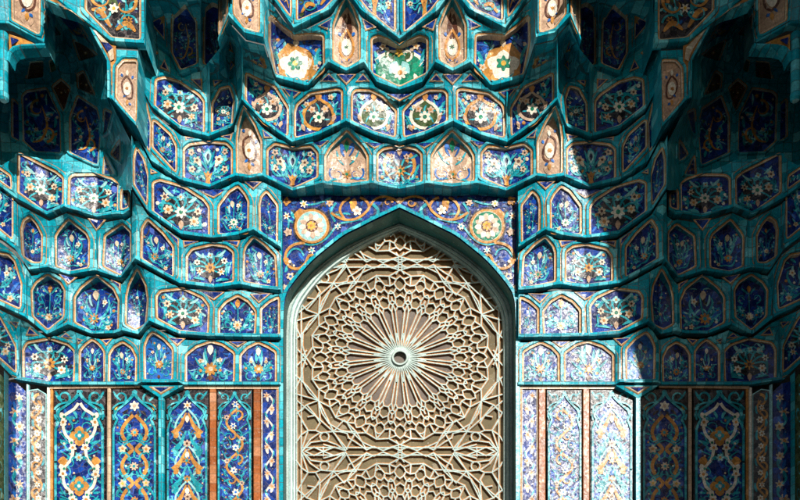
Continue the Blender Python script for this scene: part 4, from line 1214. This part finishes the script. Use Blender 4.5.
def slim_panel(x0, x1, label, flip, seed, ground='cobalt', kind=0):
    root = thing('slim_mosaic_panel', label, 'wall panel', WALL.pt((x0 + x1) / 2, YB), 'slim mosaic borders of the portal wall', flip=flip)
    g = MB()
    ya, yb_ = wtop(x0) + 2, wtop(x1) + 2
    if x1 < 50: ya += 4; yb_ += 5
    pts = [(x0, ya), ((x0 + x1) / 2, min(ya, yb_) if x1 > 50 else (ya + yb_) / 2 - 3), (x1, yb_), (x1, YB), (x0, YB)]
    flatpoly(g, pts, ground, .0)
    m = Mosaic(g, offset(pts, -.4), WALL.pt, seed)
    xc, hw = (x0 + x1) / 2, (x1 - x0) / 2
    k = hw / 8
    v = []
    y = max(ya, yb_) + 6
    y0 = y
    per = 26 if kind != 1 else 29
    while y < YB: v.append((xc + hw * .5 * math.sin((y - y0) / per * 6.2832), y)); y += 2
    m.stroke(v, 2.0 * k, ('white_glaze', 'turquoise_leaf', 'ochre')[kind], 'none', raw=True, n=2); m.up()
    y = y0; i = 0
    while y < YB:
        s_ = 1 if i % 2 == 0 else -1
        if kind == 0:
            m.leaf(xc - s_ * hw * .2, y + 6, math.pi / 2 + s_ * .4, 9 * k, 3.6 * k, 'white_glaze', s_ * .3, raw=True)
            m.leaf(xc + s_ * hw * .6, y + 3, -math.pi / 2, 8 * k, 2.6 * k, 'turquoise_leaf', s_ * .3, raw=True)
            m.flower(xc - s_ * hw * .35, y, 3.8 * k, 6, 'rose', 'orange', raw=True)
        elif kind == 1:
            m.leaf(xc + s_ * hw * .5, y + 9, math.pi / 2 + s_ * .5, 10 * k, 3.4 * k, 'turquoise_leaf', s_ * .3, raw=True)
            m.leaf(xc - s_ * hw * .4, y + 4, -math.pi / 2 + s_ * .3, 9 * k, 3 * k, 'mid_blue', 0, raw=True)
            m.flower(xc + s_ * hw * .25, y, 4.6 * k, 6, ('cream', 'rose')[i % 2], 'orange', .3, raw=True)
        else:
            m.spiral(xc + s_ * hw * .1, y, 6.5 * k, s_ * 1.5, s_ * .85, 3 * k, 'ochre', raw=True)
            m.leaf(xc - s_ * hw * .5, y, math.pi / 2 + s_ * .5, 8 * k, 2.6 * k, 'turquoise_leaf', s_ * .4, raw=True)
            m.flower(xc - s_ * hw * .1, y + per * .25, 3.4 * k, 6, 'white_glaze', 'orange', raw=True)
        y += per / 2; i += 1
    g.build('mosaic', root, flip)
    b = MB()
    for o1, o2, mt in ((.9, 0, 'pale_turquoise' if x1 < 50 else 'cream'),):
        A = [WALL.pt(*q, .01) for q in densify(offset(pts, o1), 8)]; B = [WALL.pt(*q, .008) for q in densify(offset(pts, o2), 8)]
        n = min(len(A), len(B))
        if len(A) == len(B): b.strip(A, B, mt, True)
    b.build('edging', root, flip)

for f in (False, True):
    sd = side_word(f); light = 'shadowed' if f else 'sunlit'
    tall_panel(54, 105.5, 'a', f'{light} tall panel with white ribbon wave, farthest {sd} of the door', f, 5)
    tall_panel(112, 157.5, 'b', f'{light} tall panel of ochre knots beside the turquoise post {sd} of the door', f, 6)
    tall_panel(166.5, 208.5, 'c', f'tall panel of ochre leaf chains between turquoise post and orange strip {sd} of the door', f, 7)
    tall_panel(217.5, 252, 'd', f'tall panel with winding ochre vine between two orange strips {sd} of the door', f, 8)
    slim_panel(262.5, 276.5, f'slim border of white leaves next to the door frame, {sd} of the door', f, 9)
    slim_panel(30, 46, f'slim black panel of ochre scrolls on the side wall {sd} of the door', f, 10, 'dark_slate', 2)
    slim_panel(8.5, 26, f'slim blue panel of cream flowers on the side wall {sd} of the door', f, 11, 'cobalt', 1)
    slim_panel(-22, 4, f'outermost dim panel of scrolls on the side wall {sd} of the door', f, 12, 'olive', 2)
    strip_thing('tile_strip', 107.3, 110.8, 'sand', .012, f'cream tile strip between ribbon panel and knot panel {sd} of the door', 'tile strip', 'tile strips of the portal wall', f)
    strip_thing('tile_strip', 159, 164.8, 'turquoise', .05, f'turquoise vertical post under the corbel {sd} of the door', 'tile strip', 'tile strips of the portal wall', f)
    strip_thing('tile_strip', 209.7, 216.3, 'brick_orange', .014, f'wider-set orange tile strip nearer the turquoise post {sd} of the door', 'tile strip', 'tile strips of the portal wall', f)
    strip_thing('tile_strip', 253.6, 260.6, 'brick_orange', .014, f'orange tile strip nearest the door, {sd} of it', 'tile strip', 'tile strips of the portal wall', f)
    strip_thing('tile_strip', 277.3, 279.2, 'orange', .012, f'thin orange strip along the turquoise door edge {sd} of the door', 'tile strip', 'tile strips of the portal wall', f)
    strip_thing('tile_strip', 50.6, 53.2, 'orange', .012, f'thin orange strip at the inner corner {sd} of the door', 'tile strip', 'tile strips of the portal wall', f)
    strip_thing('tile_strip', 47.2, 50.4, 'white_glaze', .016, f'pale corner strip where the side wall turns {sd} of the door', 'tile strip', 'tile strips of the portal wall', f)
    strip_thing('tile_strip', 26.7, 29.3, 'pale_turquoise', .016, f'pale strip between two slim side-wall panels {sd} of the door', 'tile strip', 'tile strips of the portal wall', f)
    strip_thing('tile_strip', 4.6, 8.0, 'turquoise', .03, f'turquoise edge strip on the side wall {sd} of the door', 'tile strip', 'tile strips of the portal wall', f)
    # cream course under the lowest niches
    mb = MB()
    for x0, x1 in ((50.4, 140.5), (184, 279.4)):
        a = [WALL.pt(x, wtop(x) - 1.5, -.02) for x in (x0, x1)]; b = [WALL.pt(x, wtop(x) - 1.2, .02) for x in (x0, x1)]; c = [WALL.pt(x, wtop(x) + 1.8, .02) for x in (x0, x1)]; d = [WALL.pt(x, wtop(x) + 2.0, -.01) for x in (x0, x1)]
        mb.strip(a, b, 'orange'); mb.strip(b, c, 'sand'); mb.strip(c, d, 'orange')
    tag(mb.build('tile_course', None, f), f'thin cream tile course under the lowest niches {sd} of the door', 'tile course', 'cream tile courses')
    # corbel under the projecting box
    root = thing('tile_corbel', f'small inverted triangle corbel under the projecting box {sd} of the door', 'corbel', U(162, 399, -.05), 'triangular corbels', flip=f)
    mb = MB()
    A, B, Cc = U(141, 385.5, -.10), U(183, 385.5, -.10), U(162, 400, .0)
    bk = [Vector((A.x, .0, A.z)), Vector((B.x, .0, B.z))]
    mb.face([A, B, Cc - Vector((0, .05, 0))], 'turquoise'); mb.face([bk[0], A, Cc - Vector((0, .05, 0)), Cc], 'turquoise'); mb.face([B, bk[1], Cc, Cc - Vector((0, .05, 0))], 'turquoise')
    mb.build('body', root, f)
    t = MB()
    for s_, mt, h in ((.62, 'orange', .006), (.52, 'cream', .010), (.36, 'cobalt', .014)):
        vv = [A, B, Cc - Vector((0, .05, 0))]
        c = sum(vv, Vector()) / 3 + Vector((0, 0, .012))
        t.face([c + (v - c) * s_ - Vector((0, h, 0)) for v in vv], mt)
    t.build('triangle_tile', root, f)

# ------------------------------------------------------------------ the arch: spandrel, reveal, door lattice
ARC_OUT = [(283.5, 330), (284.3, 306), (287.5, 293), (299, 277), (314, 260.5), (329, 248), (344, 236.5), (359, 228.8), (374, 221.2), (388, 214.5), (399.5, 209)]
ARC_MOULD = [(286.5, 335), (287.5, 314), (291.5, 302), (299, 290), (314, 272.5), (329, 260), (344, 250), (359, 242), (374, 235.5), (388, 230), (399.5, 225.8)]
ARC_LAT = [(295.8, 340), (296.5, 322), (299.5, 310), (306, 298), (321, 279), (334, 267), (345, 259), (359, 250), (374, 241.5), (388, 235), (399.5, 230.5)]
def full_arch(a, ybot):
    l = [(a[0][0], ybot)] + a
    return l + [(2 * CX - x, y) for x, y in reversed(l[:-1])]
def smooth_arch(a):
    m = Mosaic(MB(), [(0, 0), (900, 0), (900, 900), (0, 900)], None)
    return [a[0]] + m.path(a[1:], 4, raw=True)
AO, AM, AL = smooth_arch(ARC_OUT), smooth_arch(ARC_MOULD), smooth_arch(ARC_LAT)

SP = Flat([(270, 0.0), (540, 0.0)])
root = thing('arch_spandrel', 'blue floral mosaic spandrel with two rosette medallions above the pointed door arch', 'spandrel', U(399.5, 209, 0))
g = MB()
po = [(282.4, 186), (2 * CX - 282.4, 186)] + [(2 * CX - x, y) for x, y in AO] + list(reversed(AO))[1:]
po = [q for q in po]
vs, tri = cdt(densify(po, 5), [], [], 9)
g.tris([SP.pt(*q) for q in vs], tri, 'cobalt')
m = Mosaic(g, offset(po, -.5), SP.pt, 3)
rr = random.Random(12)
for i in range(150):
    x = rr.uniform(284, 399); y = rr.uniform(196, 300)
    if math.hypot(x - 312, y - 227) < 20: continue
    a = rr.uniform(0, 6.28); l = rr.uniform(5, 10); mt = rr.choice(['mid_blue', 'turquoise_leaf', 'dark_slate', 'plum', 'dark_slate', 'mid_blue']); c = rr.uniform(-.5, .5); w = rr.uniform(2.2, 4)
    m.leaf(x, y, a, l, w, mt, c, raw=True); m.leaf(2 * CX - x, y, math.pi - a, l, w, mt, -c, raw=True)
m.up()
def sym(fn):
    for q in (1, -1): fn(lambda x: x if q == 1 else 2 * CX - x, q)
def vines(X, q):
    T = lambda pts: [(X(x), y) for x, y in pts]
    st = lambda pts, w, mt: m.stroke(T(pts), w, mt, 'none', raw=True, n=5)
    m.disc((X(312), 227), 19.5, 'dark_slate', 20)
    m.up()
    st([(291, 247), (297, 243), (312, 245), (326, 239), (338, 225), (350, 222), (362, 219)], 1.8, 'turquoise_leaf')
    st([(283.5, 262), (292, 250), (300, 250), (304, 256)], 1.8, 'turquoise_leaf'); st([(300, 199), (306, 205), (320, 203), (331, 198)], 1.8, 'turquoise_leaf')
    st([(285, 212), (289, 222), (286, 236)], 1.8, 'turquoise_leaf'); st([(336, 203), (331, 212), (335, 222)], 2.2, 'turquoise_leaf'); st([(372, 204), (378, 210), (376, 217), (370, 218)], 3.0, 'turquoise_leaf')
    m.up()
    st([(331, 213), (337, 217), (345, 220), (355, 219.5), (363, 215), (369, 208), (366, 201), (360, 198)], 2.4, 'ochre')
    st([(345, 220), (340, 211), (343, 203), (350, 198)], 2.4, 'ochre')
    st([(369, 208), (375, 200), (384, 197), (393, 199), (399.5, 203)], 2.2, 'ochre')
    st([(305, 243), (294, 245), (287, 251), (285.5, 260), (290, 267), (298, 269), (305, 264), (309, 256), (315, 256)], 2.6, 'ochre')
    m.tear(X(289), 266, math.pi / 2 + q * .5, 10, 6.5, 'ochre', raw=True); m.tear(X(352), 212, math.pi / 2 - q * .2, 14, 7, 'ochre', raw=True)
    m.spiral(X(388), 203, 4.5, 0, q * .9, 2.4, 'ochre', raw=True); m.tear(X(399), 205, math.pi / 2, 7, 6, 'rose', raw=True)
    m.up()
    m.disc((X(290), 262), 1.6, 'white_glaze'); m.disc((X(294), 266), 1.2, 'white_glaze'); m.disc((X(351), 203), 1.5, 'yellow'); m.disc((X(288), 265.5), 1, 'cream')
    for x, y, r, c, t in ((304, 204, 4, 'white_glaze', 'yellow'), (287, 217, 3.6, 'white_glaze', 'ochre'), (288, 233, 4.4, 'rose', 'pink'), (312, 250.5, 4, 'white_glaze', 'turquoise_leaf'), (338, 227, 4, 'white_glaze', 'turquoise_leaf'),
                          (357, 211, 4.8, 'white_glaze', 'rose'), (291, 277, 4.4, 'cream', 'mid_blue'), (330, 203, 4, 'rose', 'ochre'), (284.5, 288, 3, 'cream', 'rose')):
        m.flower(X(x), y, r, 5 if r > 4.1 else 6, c, t, .3, raw=True)
    m.flower(X(287), 202, 5, 4, 'ochre', 'brown', .3, raw=True)
sym(vines)
g.build('floral_field', root)
for q in (1, -1):
    md = MB()
    cx, cy = (312, 227) if q == 1 else (2 * CX - 312, 227)
    m = Mosaic(md, [(270, 190), (530, 190), (530, 320), (270, 320)], SP.pt, 5)
    m.layer = 8
    def egg(r, tip): return [(cx + r * math.cos(a), cy + r * .98 * math.sin(a)) if abs(a - (5.5 if q == -1 else 3.93)) > .2 else (cx + (r + tip) * math.cos(a), cy + (r + tip) * math.sin(a)) for a in (6.2832 * i / 32 for i in range(32))]
    m.poly(egg(17.5, 4), 'ochre', (cx, cy)); m.up()
    m.disc((cx, cy), 15.2, 'cream', 28); m.up()
    m.disc((cx, cy), 14.5, 'green' if q == -1 else 'pale_turquoise', 28); m.up()
    m.disc((cx, cy), 10.5, 'brown' if q == -1 else 'pink', 24); m.up()
    mob = md.build('medallion', root)
    md = MB(); m.mb = md
    n = 12
    for i in range(n):
        a = 6.2832 * i / n + .1
        m.tear(cx + 4.5 * math.cos(a), cy - 4.5 * math.sin(a), a, 8.4, 5.4, 'rose' if i % 2 else 'white_glaze', raw=True)
    m.up(); m.disc((cx, cy), 6.0, 'brown', 16); m.up(); m.flower(cx, cy, 5.4, 8, 'pink', None, .2, raw=True); m.up(); m.flower(cx, cy, 4.2, 6, 'yellow', 'orange', .3, raw=True)
    md.build('rosette_flower', root).parent = mob
# turquoise line of the arch and the straight edges
tl = MB()
for a, b, h1, h2, mt in ((AO, None, 0, 0, ''),):
    fa = full_arch(AO, YB)
    fo = []
    n = len(fa)
    for i in range(n):
        p, q = fa[max(0, i - 1)], fa[min(n - 1, i + 1)]
        dx, dy = q[0] - p[0], q[1] - p[1]; l = math.hypot(dx, dy)
        w = 3.4
        fo.append((fa[i][0] + dy / l * w, fa[i][1] - dx / l * w))
    fo[n // 2] = (CX, fa[n // 2][1] - 3.9)
    A = [SP.pt(*q, -.01) for q in fo]; B = [SP.pt(*q, .03) for q in fo]; Cq = [SP.pt(*q, .035) for q in fa]
    tl.strip(A, B, 'turquoise'); tl.strip(B, Cq, 'turquoise')
tl.build('turquoise_edging', root)
for f in (False, True):
    mb = MB()
    a = [SP.pt(279.0, y, -.02) for y in (186, YB)]; b = [SP.pt(279.0, y, .022) for y in (186, YB)]; c = [SP.pt(282.2, y, .022) for y in (186, YB)]; d = [SP.pt(282.6, y, -.02) for y in (186, YB)]
    mb.strip(a, b, 'turquoise'); mb.strip(b, c, 'turquoise'); mb.strip(c, d, 'turquoise')
    tag(mb.build('tile_strip', None, f), f'long turquoise tile strip framing the {side_word(f)} side of door arch and spandrel', 'tile strip', 'tile strips of the portal wall')

DY = 0.30
DR = Flat([(200, DY), (600, DY)])
door = thing('arched_lattice_door', 'tall pointed-arch door screen of pale carved star lattice over brown boards', 'door', U(CX, YB, DY))
# reveal + mouldings
rv = MB()
def arch3(a, pt): return [pt(*q) for q in full_arch(a, YB)]
n_ = len(full_arch(AO, YB))
AOf = [U(x, y, -.03) for x, y in full_arch(AO, YB)]
# stepped reveal between the wall face and the door plane
AMf0 = [DR.pt(*q) for q in full_arch(AM, YB)]
# bring both to the same count
def resample(pts, n):
    L = [0.0]
    for a, b in zip(pts, pts[1:]): L.append(L[-1] + (b - a).length)
    res = []
    j = 0
    for i in range(n):
        t = L[-1] * i / (n - 1)
        while j < len(L) - 2 and L[j + 1] < t: j += 1
        res.append(pts[j].lerp(pts[j + 1], (t - L[j]) / max(1e-9, L[j + 1] - L[j])))
    return res
def half3(a, pt, n=60):
    l = resample([pt(a[0][0], YB), *[pt(*q) for q in a]], n)
    return l + [Vector((-v.x, v.y, v.z)) for v in reversed(l[:-1])]
r0 = half3(AO, lambda x, y: U(x, y, -.035)); r3 = half3(AM, lambda x, y: U(x, y, DY))
def mix(t, dy): return [Vector((lerp(a.x, b.x, t), lerp(a.y, b.y, t) + dy, lerp(a.z, b.z, t))) for a, b in zip(r0, r3)]
steps = [r0, mix(.02, .10), mix(.3, .02), mix(.36, .06), mix(.8, .02), mix(.86, .04), r3]
for i, (a, b) in enumerate(zip(steps, steps[1:])): rv.strip(a, b, 'paint_green')
rv.build('arch_reveal', door)
fm = MB()
l3 = half3(AL, lambda x, y: U(x, y, DY))
def mm(t, dy): return [Vector((lerp(a.x, b.x, t), lerp(a.y, b.y, t) + dy, lerp(a.z, b.z, t))) for a, b in zip(r3, l3)]
pr = [(0, .0), (.04, -.05), (.30, -.06), (.36, -.03), (.42, -.03), (.48, -.055), (.68, -.05), (.74, -.02), (.80, -.035), (.96, -.03), (1.0, .05)]
ms = ['paint_pale', 'paint_white', 'paint_pale', 'paint_pale', 'paint_pale', 'paint_white', 'paint_pale', 'paint_pale', 'paint_white', 'paint_pale']
ls = [mm(*q) for q in pr]
for (a, b), mt in zip(zip(ls, ls[1:]), ms): fm.strip(a, b, mt)
fm.build('moulded_frame', door)
latpoly = full_arch(AL, YB)
bk = MB()
vs, tri = cdt(densify(offset(latpoly, 1.5), 8), [], [], 14)
bk.tris([U(x, y, DY + .055) for x, y in vs], tri, 'wood_khaki')
for cyy in (357.5, 545.5):
    m = Mosaic(bk, [(200, 200), (600, 200), (600, YB), (200, YB)], lambda x, y, h=0.: U(x, y, DY + .052 - h), 1)
    m.disc((CX + .5, cyy), 56, 'wood_grey', 40, 52)
bk.build('backing_boards', door)
# star lattice: one sector of the twelve-fold rosette in polar survey (radius, degrees), then the corner fill
SEG = []
def pol(r, t, s=1): return (r * math.cos(math.radians(t)), r * .93 * math.sin(math.radians(t)))
half = [(17, 3.6, 50, 5.3), (17, 11.4, 50, 9.7), (50, 5.3, 54.5, 2.6), (50, 9.7, 54.5, 12.4), (54.5, 2.6, 54.5, 0), (54.5, 12.4, 54.5, 15),
        (50, 5.3, 57, 7.5), (50, 9.7, 57, 7.5), (54.5, 2.6, 59, 4.7), (54.5, 12.4, 59, 10.3), (59, 4.7, 57, 7.5), (59, 10.3, 57, 7.5),
        (59, 4.7, 64, 4.1), (59, 10.3, 64, 10.9), (64, 4.1, 67, 0), (64, 10.9, 67, 15), (64, 4.1, 69.5, 5.4), (69.5, 5.4, 75, 2.8), (75, 2.8, 72, 0),
        (75, 2.8, 79.5, 4.2), (79.5, 4.2, 84, 2.6), (84, 2.6, 87, 0), (64, 10.9, 69.5, 9.7), (69.5, 9.7, 75, 12.3), (75, 12.3, 72.5, 15), (75, 12.3, 79, 11.2), (79, 11.2, 83.5, 12.8), (83.5, 12.8, 85, 15),
        (79.5, 4.2, 77.5, 7.5), (79, 11.2, 77.5, 7.5), (77.5, 7.5, 83, 7.2), (83, 7.2, 88, 7.2), (84, 2.6, 88, 7.2), (83.5, 12.8, 91, 15), (69.5, 5.4, 69.5, 9.7),
        (94, 0, 88, 7.2), (88, 7.2, 91, 15), (94, 0, 98.5, 7.5), (98.5, 7.5, 100.5, 15), (8, 0, 12.5, 3.75), (8, 7.5, 12.5, 3.75), (8, 7.5, 12.5, 11.25), (8, 15, 12.5, 11.25), (12.5, 3.75, 17, 3.6), (12.5, 11.25, 17, 11.4), (26, 7.5, 17, 3.6), (26, 7.5, 17, 11.4), (69.5, 5.4, 72.3, 7.5), (69.5, 9.7, 72.3, 7.5), (59, 4.7, 62, 7.5), (59, 10.3, 62, 7.5), (62, 7.5, 65.5, 7.5)]
rose = []
for k in range(12):
    for sgn in (1, -1):
        for r1, t1, r2, t2 in half:
            a, b = pol(r1, k * 30 + sgn * t1), pol(r2, k * 30 + sgn * t2)
            rose.append((a, b))
# corner fill traced in one quadrant, offsets from the rosette centre (right / down positive)
def zq(x, y): return (400 - (284 + x / 6.667), 420 + y / 6.667 - 357.5)
cor = []
def cs(*pts):
    for a, b in zip(pts, pts[1:]): cor.append((zq(*a), zq(*b)))
cs((115, -420), (115, 210)); cs((85, -420), (85, 210))
cs((120, 210), (175, 130), (240, 85), (330, 78), (480, 78)); cs((120, 210), (180, 150), (255, 140))
cs((285, 140), (350, 165), (410, 205)); cs((265, 165), (340, 185), (410, 205)); cs((140, 210), (200, 182), (262, 210)); cs((262, 210), (335, 182), (410, 205)); cs((262, 210), (262, 240))
cs((240, 0), (330, 80), (410, 205)); cs((310, 60), (420, 195)); cs((400, 0), (480, 78), (550, 200)); cs((400, 0), (330, 78)); cs((120, 185), (800, 185)); 
cs((410, 205), (440, 150), (480, 78)); cs((550, 200), (600, 178), (660, 205)); cs((660, 205), (720, 180), (775, 205)); cs((550, 200), (480, 150), (430, 120), (420, 90), (370, 78))
cs((160, 70), (115, 205)); cs((160, 70), (115, 0)); cs((160, 70), (210, 70), (240, 20), (210, -30), (160, -20)); cs((210, 70), (255, 90)); cs((115, 100), (75, 160)); cs((115, 100), (160, 70))
cs((85, -60), (160, 70)); cs((85, -130), (240, 0)); cs((75, -175), (230, -130)); cs((75, -300), (150, -230), (230, -130), (240, 0)); cs((85, -40), (150, -100), (230, -130)); cs((115, -290), (75, -200)); cs((230, -130), (330, 78))
cs((150, -100), (115, -60)); cs((150, -100), (210, -30)); cs((115, -420), (150, -370)); cs((85, -360), (150, -425))
cs((785, 160), (785, 210)); cs((800, 140), (785, 160), (660, 205))
for i in range(10):
    a, b = 6.2832 * i / 10, 6.2832 * (i + 1) / 10
    cs((270 + 30 * math.cos(a), 112 + 30 * math.sin(a)), (270 + 30 * math.cos(b), 112 + 30 * math.sin(b)))
allseg = []
for cyy in (357.5, 545.5, 169.5):
    for a, b in rose:
        allseg.append(((CX + .5 + a[0], cyy + a[1]), (CX + .5 + b[0], cyy + b[1])))
    for sx in (1, -1):
        for sy in (1, -1):
            for a, b in cor: allseg.append(((CX + .5 + sx * a[0], cyy + sy * a[1]), (CX + .5 + sx * b[0], cyy + sy * b[1])))
seen_ = set(); uniq = []
for a, b in allseg:
    key = tuple(sorted(((round(a[0] * 1.2), round(a[1] * 1.2)), (round(b[0] * 1.2), round(b[1] * 1.2)))))
    if key not in seen_: seen_.add(key); uniq.append((a, b))
allseg = uniq
def lattice(mb, segs, w, Y0, Y1, mat, poly, bevel=.5):
    for i_, (a, b) in enumerate(segs):
        y0 = Y0 - (i_ * 37 % 211) * 2.0e-5; y1 = Y1 - (i_ * 37 % 211) * 1.0e-5
        if max(a[1], b[1]) < 225 or min(a[1], b[1]) > YB: continue
        l = math.hypot(b[0] - a[0], b[1] - a[1])
        if l < .2: continue
        n = max(1, int(l / 1.5))
        run = [inside(poly, lerp(a[0], b[0], (i + .5) / n), lerp(a[1], b[1], (i + .5) / n)) for i in range(n)]
        i = 0
        while i < n:
            if not run[i]: i += 1; continue
            j = i
            while j < n and run[j]: j += 1
            p = (lerp(a[0], b[0], i / n), lerp(a[1], b[1], i / n)); q = (lerp(a[0], b[0], j / n), lerp(a[1], b[1], j / n))
            dx, dy = (q[0] - p[0]), (q[1] - p[1]); ll = math.hypot(dx, dy); dx /= ll; dy /= ll
            p = (p[0] - dx * w * .3, p[1] - dy * w * .3); q = (q[0] + dx * w * .3, q[1] + dy * w * .3)
            nx, ny = -dy * w / 2, dx * w / 2
            c = []
            for (o, Yv) in ((1, y1), (1, lerp(y1, y0, .7)), (bevel, y0), (-bevel, y0), (-1, lerp(y1, y0, .7)), (-1, y1)):
                c.append((U(p[0] + nx * o, p[1] + ny * o, Yv), U(q[0] + nx * o, q[1] + ny * o, Yv)))
            for (s0, e0), (s1, e1) in zip(c, c[1:]): mb.face([s0, e0, e1, s1], mat)
            mb.face([k[0] for k in c], mat); mb.face([k[1] for k in c], mat)
            i = j
lm = MB(); lattice(lm, allseg, 1.4, DY + .008, DY + .036, 'paint_white', latpoly)
lob = lm.build('lattice', door)
lg = MB(); lattice(lg, allseg, 2.5, DY + .026, DY + .055, 'gilt', latpoly, .9)
lg.build('gilt_underlay', door).parent = lob
for cyy in (357.5, 545.5):
    hm = MB()
    prof = [(6.2, DY + .05), (6.2, DY - .02), (6.8, DY - .03), (7.8, DY - .03), (8.6, DY - .012), (8.8, DY + .02)]
    rings = [[U(CX + .5 + r * math.cos(a), cyy + r * .93 * math.sin(a), Yv) for a in (6.2832 * i / 40 for i in range(40))] for r, Yv in prof]
    for a, b in zip(rings, rings[1:]): hm.strip(a, b, 'paint_white', True)
    hm.build('rosette_hub', door).parent = lob

# ------------------------------------------------------------------ building fabric behind and in front, ground
def struct(name, mb, label, cat):
    o = mb.build(name)
    o['kind'] = 'structure'; o['label'] = label; o['category'] = cat
    return o
gd = MB()
gd.face([Vector((x, y, 0)) for x, y in ((-300, -400), (300, -400), (300, 60), (-300, 60))], 'paving')
g_ = gd.build('ground'); g_['kind'] = 'structure'; g_['label'] = 'grey stone paving in front of the portal'; g_['category'] = 'ground'
core = MB()
zt = 15.5
core.box(-9, -1.56, .45, 1.6, 0, zt, 'granite'); core.box(1.56, 9, .45, 1.6, 0, zt, 'granite'); core.box(-1.56, 1.56, .45, 1.6, 8.3, zt, 'granite'); core.box(-1.56, 1.56, .6, 1.6, 0, 8.3, 'granite')
core.box(-5.2, -1.56, .03, .44, 0, 3.6, 'granite'); core.box(1.56, 5.2, .03, .44, 0, 3.6, 'granite')
struct('rear_wall', core, 'granite wall behind the tiled portal', 'wall')
sdw = MB()
for s_ in (1, -1):
    xs_ = sorted((s_ * 5.4, s_ * 7))
    sdw.box(xs_[0], xs_[1], -5.0, -2.0, 0, zt, 'granite')
    a = [(s_ * 5.6, .45), (s_ * 5.4, -2.0)]
    sdw.face([Vector((a[0][0], a[0][1], 0)), Vector((a[1][0], a[1][1], 0)), Vector((a[1][0], a[1][1], zt)), Vector((a[0][0], a[0][1], zt))], 'granite')
struct('side_wall', sdw, 'granite side walls of the portal bay', 'wall')
# front arch of the portal bay: jambs and a pointed arch
fa = MB()
hwid = 5.17; zs = 8.4
def arch_pts():
    return [(hwid, zs), (4.8, 9.6), (4.4, 10.6), (4.05, 11.4), (3.5, 12.2), (2.4, 13.3), (1.2, 14.2), (0, 15)]
ap = arch_pts()
for s_ in (1, -1):
    out = [(s_ * 9, 0), (s_ * 9, 19)]
    for y in (-5.0, -6.0):
        fa.face([Vector((s_ * hwid, y, 0)), Vector((s_ * 9, y, 0)), Vector((s_ * 9, y, zs)), Vector((s_ * hwid, y, zs))], 'granite')
        for (x0, z0), (x1, z1) in zip(ap, ap[1:]):
            fa.face([Vector((s_ * x0, y, z0)), Vector((s_ * x1, y, z1)), Vector((s_ * x1, y, 19)), Vector((s_ * x0, y, 19))], 'granite')
        fa.face([Vector((s_ * hwid, y, zs)), Vector((s_ * 9, y, zs)), Vector((s_ * 9, y, 19)), Vector((s_ * hwid, y, 19))], 'granite')
    line = [(hwid, 0)] + ap
    fa.strip([Vector((s_ * x, -5.0, z)) for x, z in line], [Vector((s_ * x, -6.0, z)) for x, z in line], 'granite')
    fa.face([Vector((s_ * 9, -5.0, 0)), Vector((s_ * 9, -6.0, 0)), Vector((s_ * 9, -6.0, 19)), Vector((s_ * 9, -5.0, 19))], 'granite')
struct('front_arch_wall', fa, 'granite front wall of the portal with its tall pointed arch', 'wall')
vt = MB()
prof = [(-1.0, 11.9), (-2.2, 13.4), (-3.6, 15.0), (-5.0, 16.6)]
vt.strip([Vector((-6.2, y, z)) for y, z in prof], [Vector((6.2, y, z)) for y, z in prof], 'granite')
vt.face([Vector((-6.2, -1.0, 11.9)), Vector((6.2, -1.0, 11.9)), Vector((6.2, .45, 12.0)), Vector((-6.2, .45, 12.0))], 'granite')
struct('upper_vault_shell', vt, 'plain shell closing the vault above the tiers', 'vault')

# ------------------------------------------------------------------ light, sky, camera
AZ, EL = 19.0, 21.0
az, el = math.radians(AZ), math.radians(EL)
sdir = Vector((math.sin(az) * math.cos(el), -math.cos(az) * math.cos(el), math.sin(el)))
w = bpy.data.worlds.new('World'); scene.world = w; w.use_nodes = True
nt = w.node_tree; nt.nodes.clear()
sky = nt.nodes.new('ShaderNodeTexSky'); sky.sky_type = 'NISHITA'; sky.sun_disc = False
sky.sun_elevation = el; sky.sun_rotation = math.atan2(sdir.x, sdir.y)
bg = nt.nodes.new('ShaderNodeBackground'); bg.inputs[1].default_value = 0.05
wo = nt.nodes.new('ShaderNodeOutputWorld')
nt.links.new(sky.outputs[0], bg.inputs[0]); nt.links.new(bg.outputs[0], wo.inputs[0])
sl = bpy.data.lights.new('sun', 'SUN'); sl.energy = 5.0; sl.angle = math.radians(.5); sl.color = (1.0, .955, .88)
so = bpy.data.objects.new('sun', sl); COL.objects.link(so)
so.rotation_euler = (-sdir).to_track_quat('-Z', 'Y').to_euler()
so.location = sdir * 40
cam = bpy.data.cameras.new('camera'); co = bpy.data.objects.new('camera', cam); COL.objects.link(co)
co.location = (0, -D, ZC); co.rotation_euler = (math.pi / 2, 0, 0)
cam.sensor_width = 36; cam.lens = 36 * S * D / 800
cam.shift_x = (400 - CX) / 800; cam.shift_y = (P - 250) / 800
cam.clip_end = 1000; cam.clip_start = .05
scene.camera = co
scene.view_settings.view_transform = 'Standard'
try: scene.view_settings.look = 'None'
except Exception: pass
scene.view_settings.exposure = 0.36; scene.view_settings.gamma = 1.0
scene.view_settings.use_curve_mapping = False
scene.render.engine = 'CYCLES'
scene.cycles.max_bounces = 5
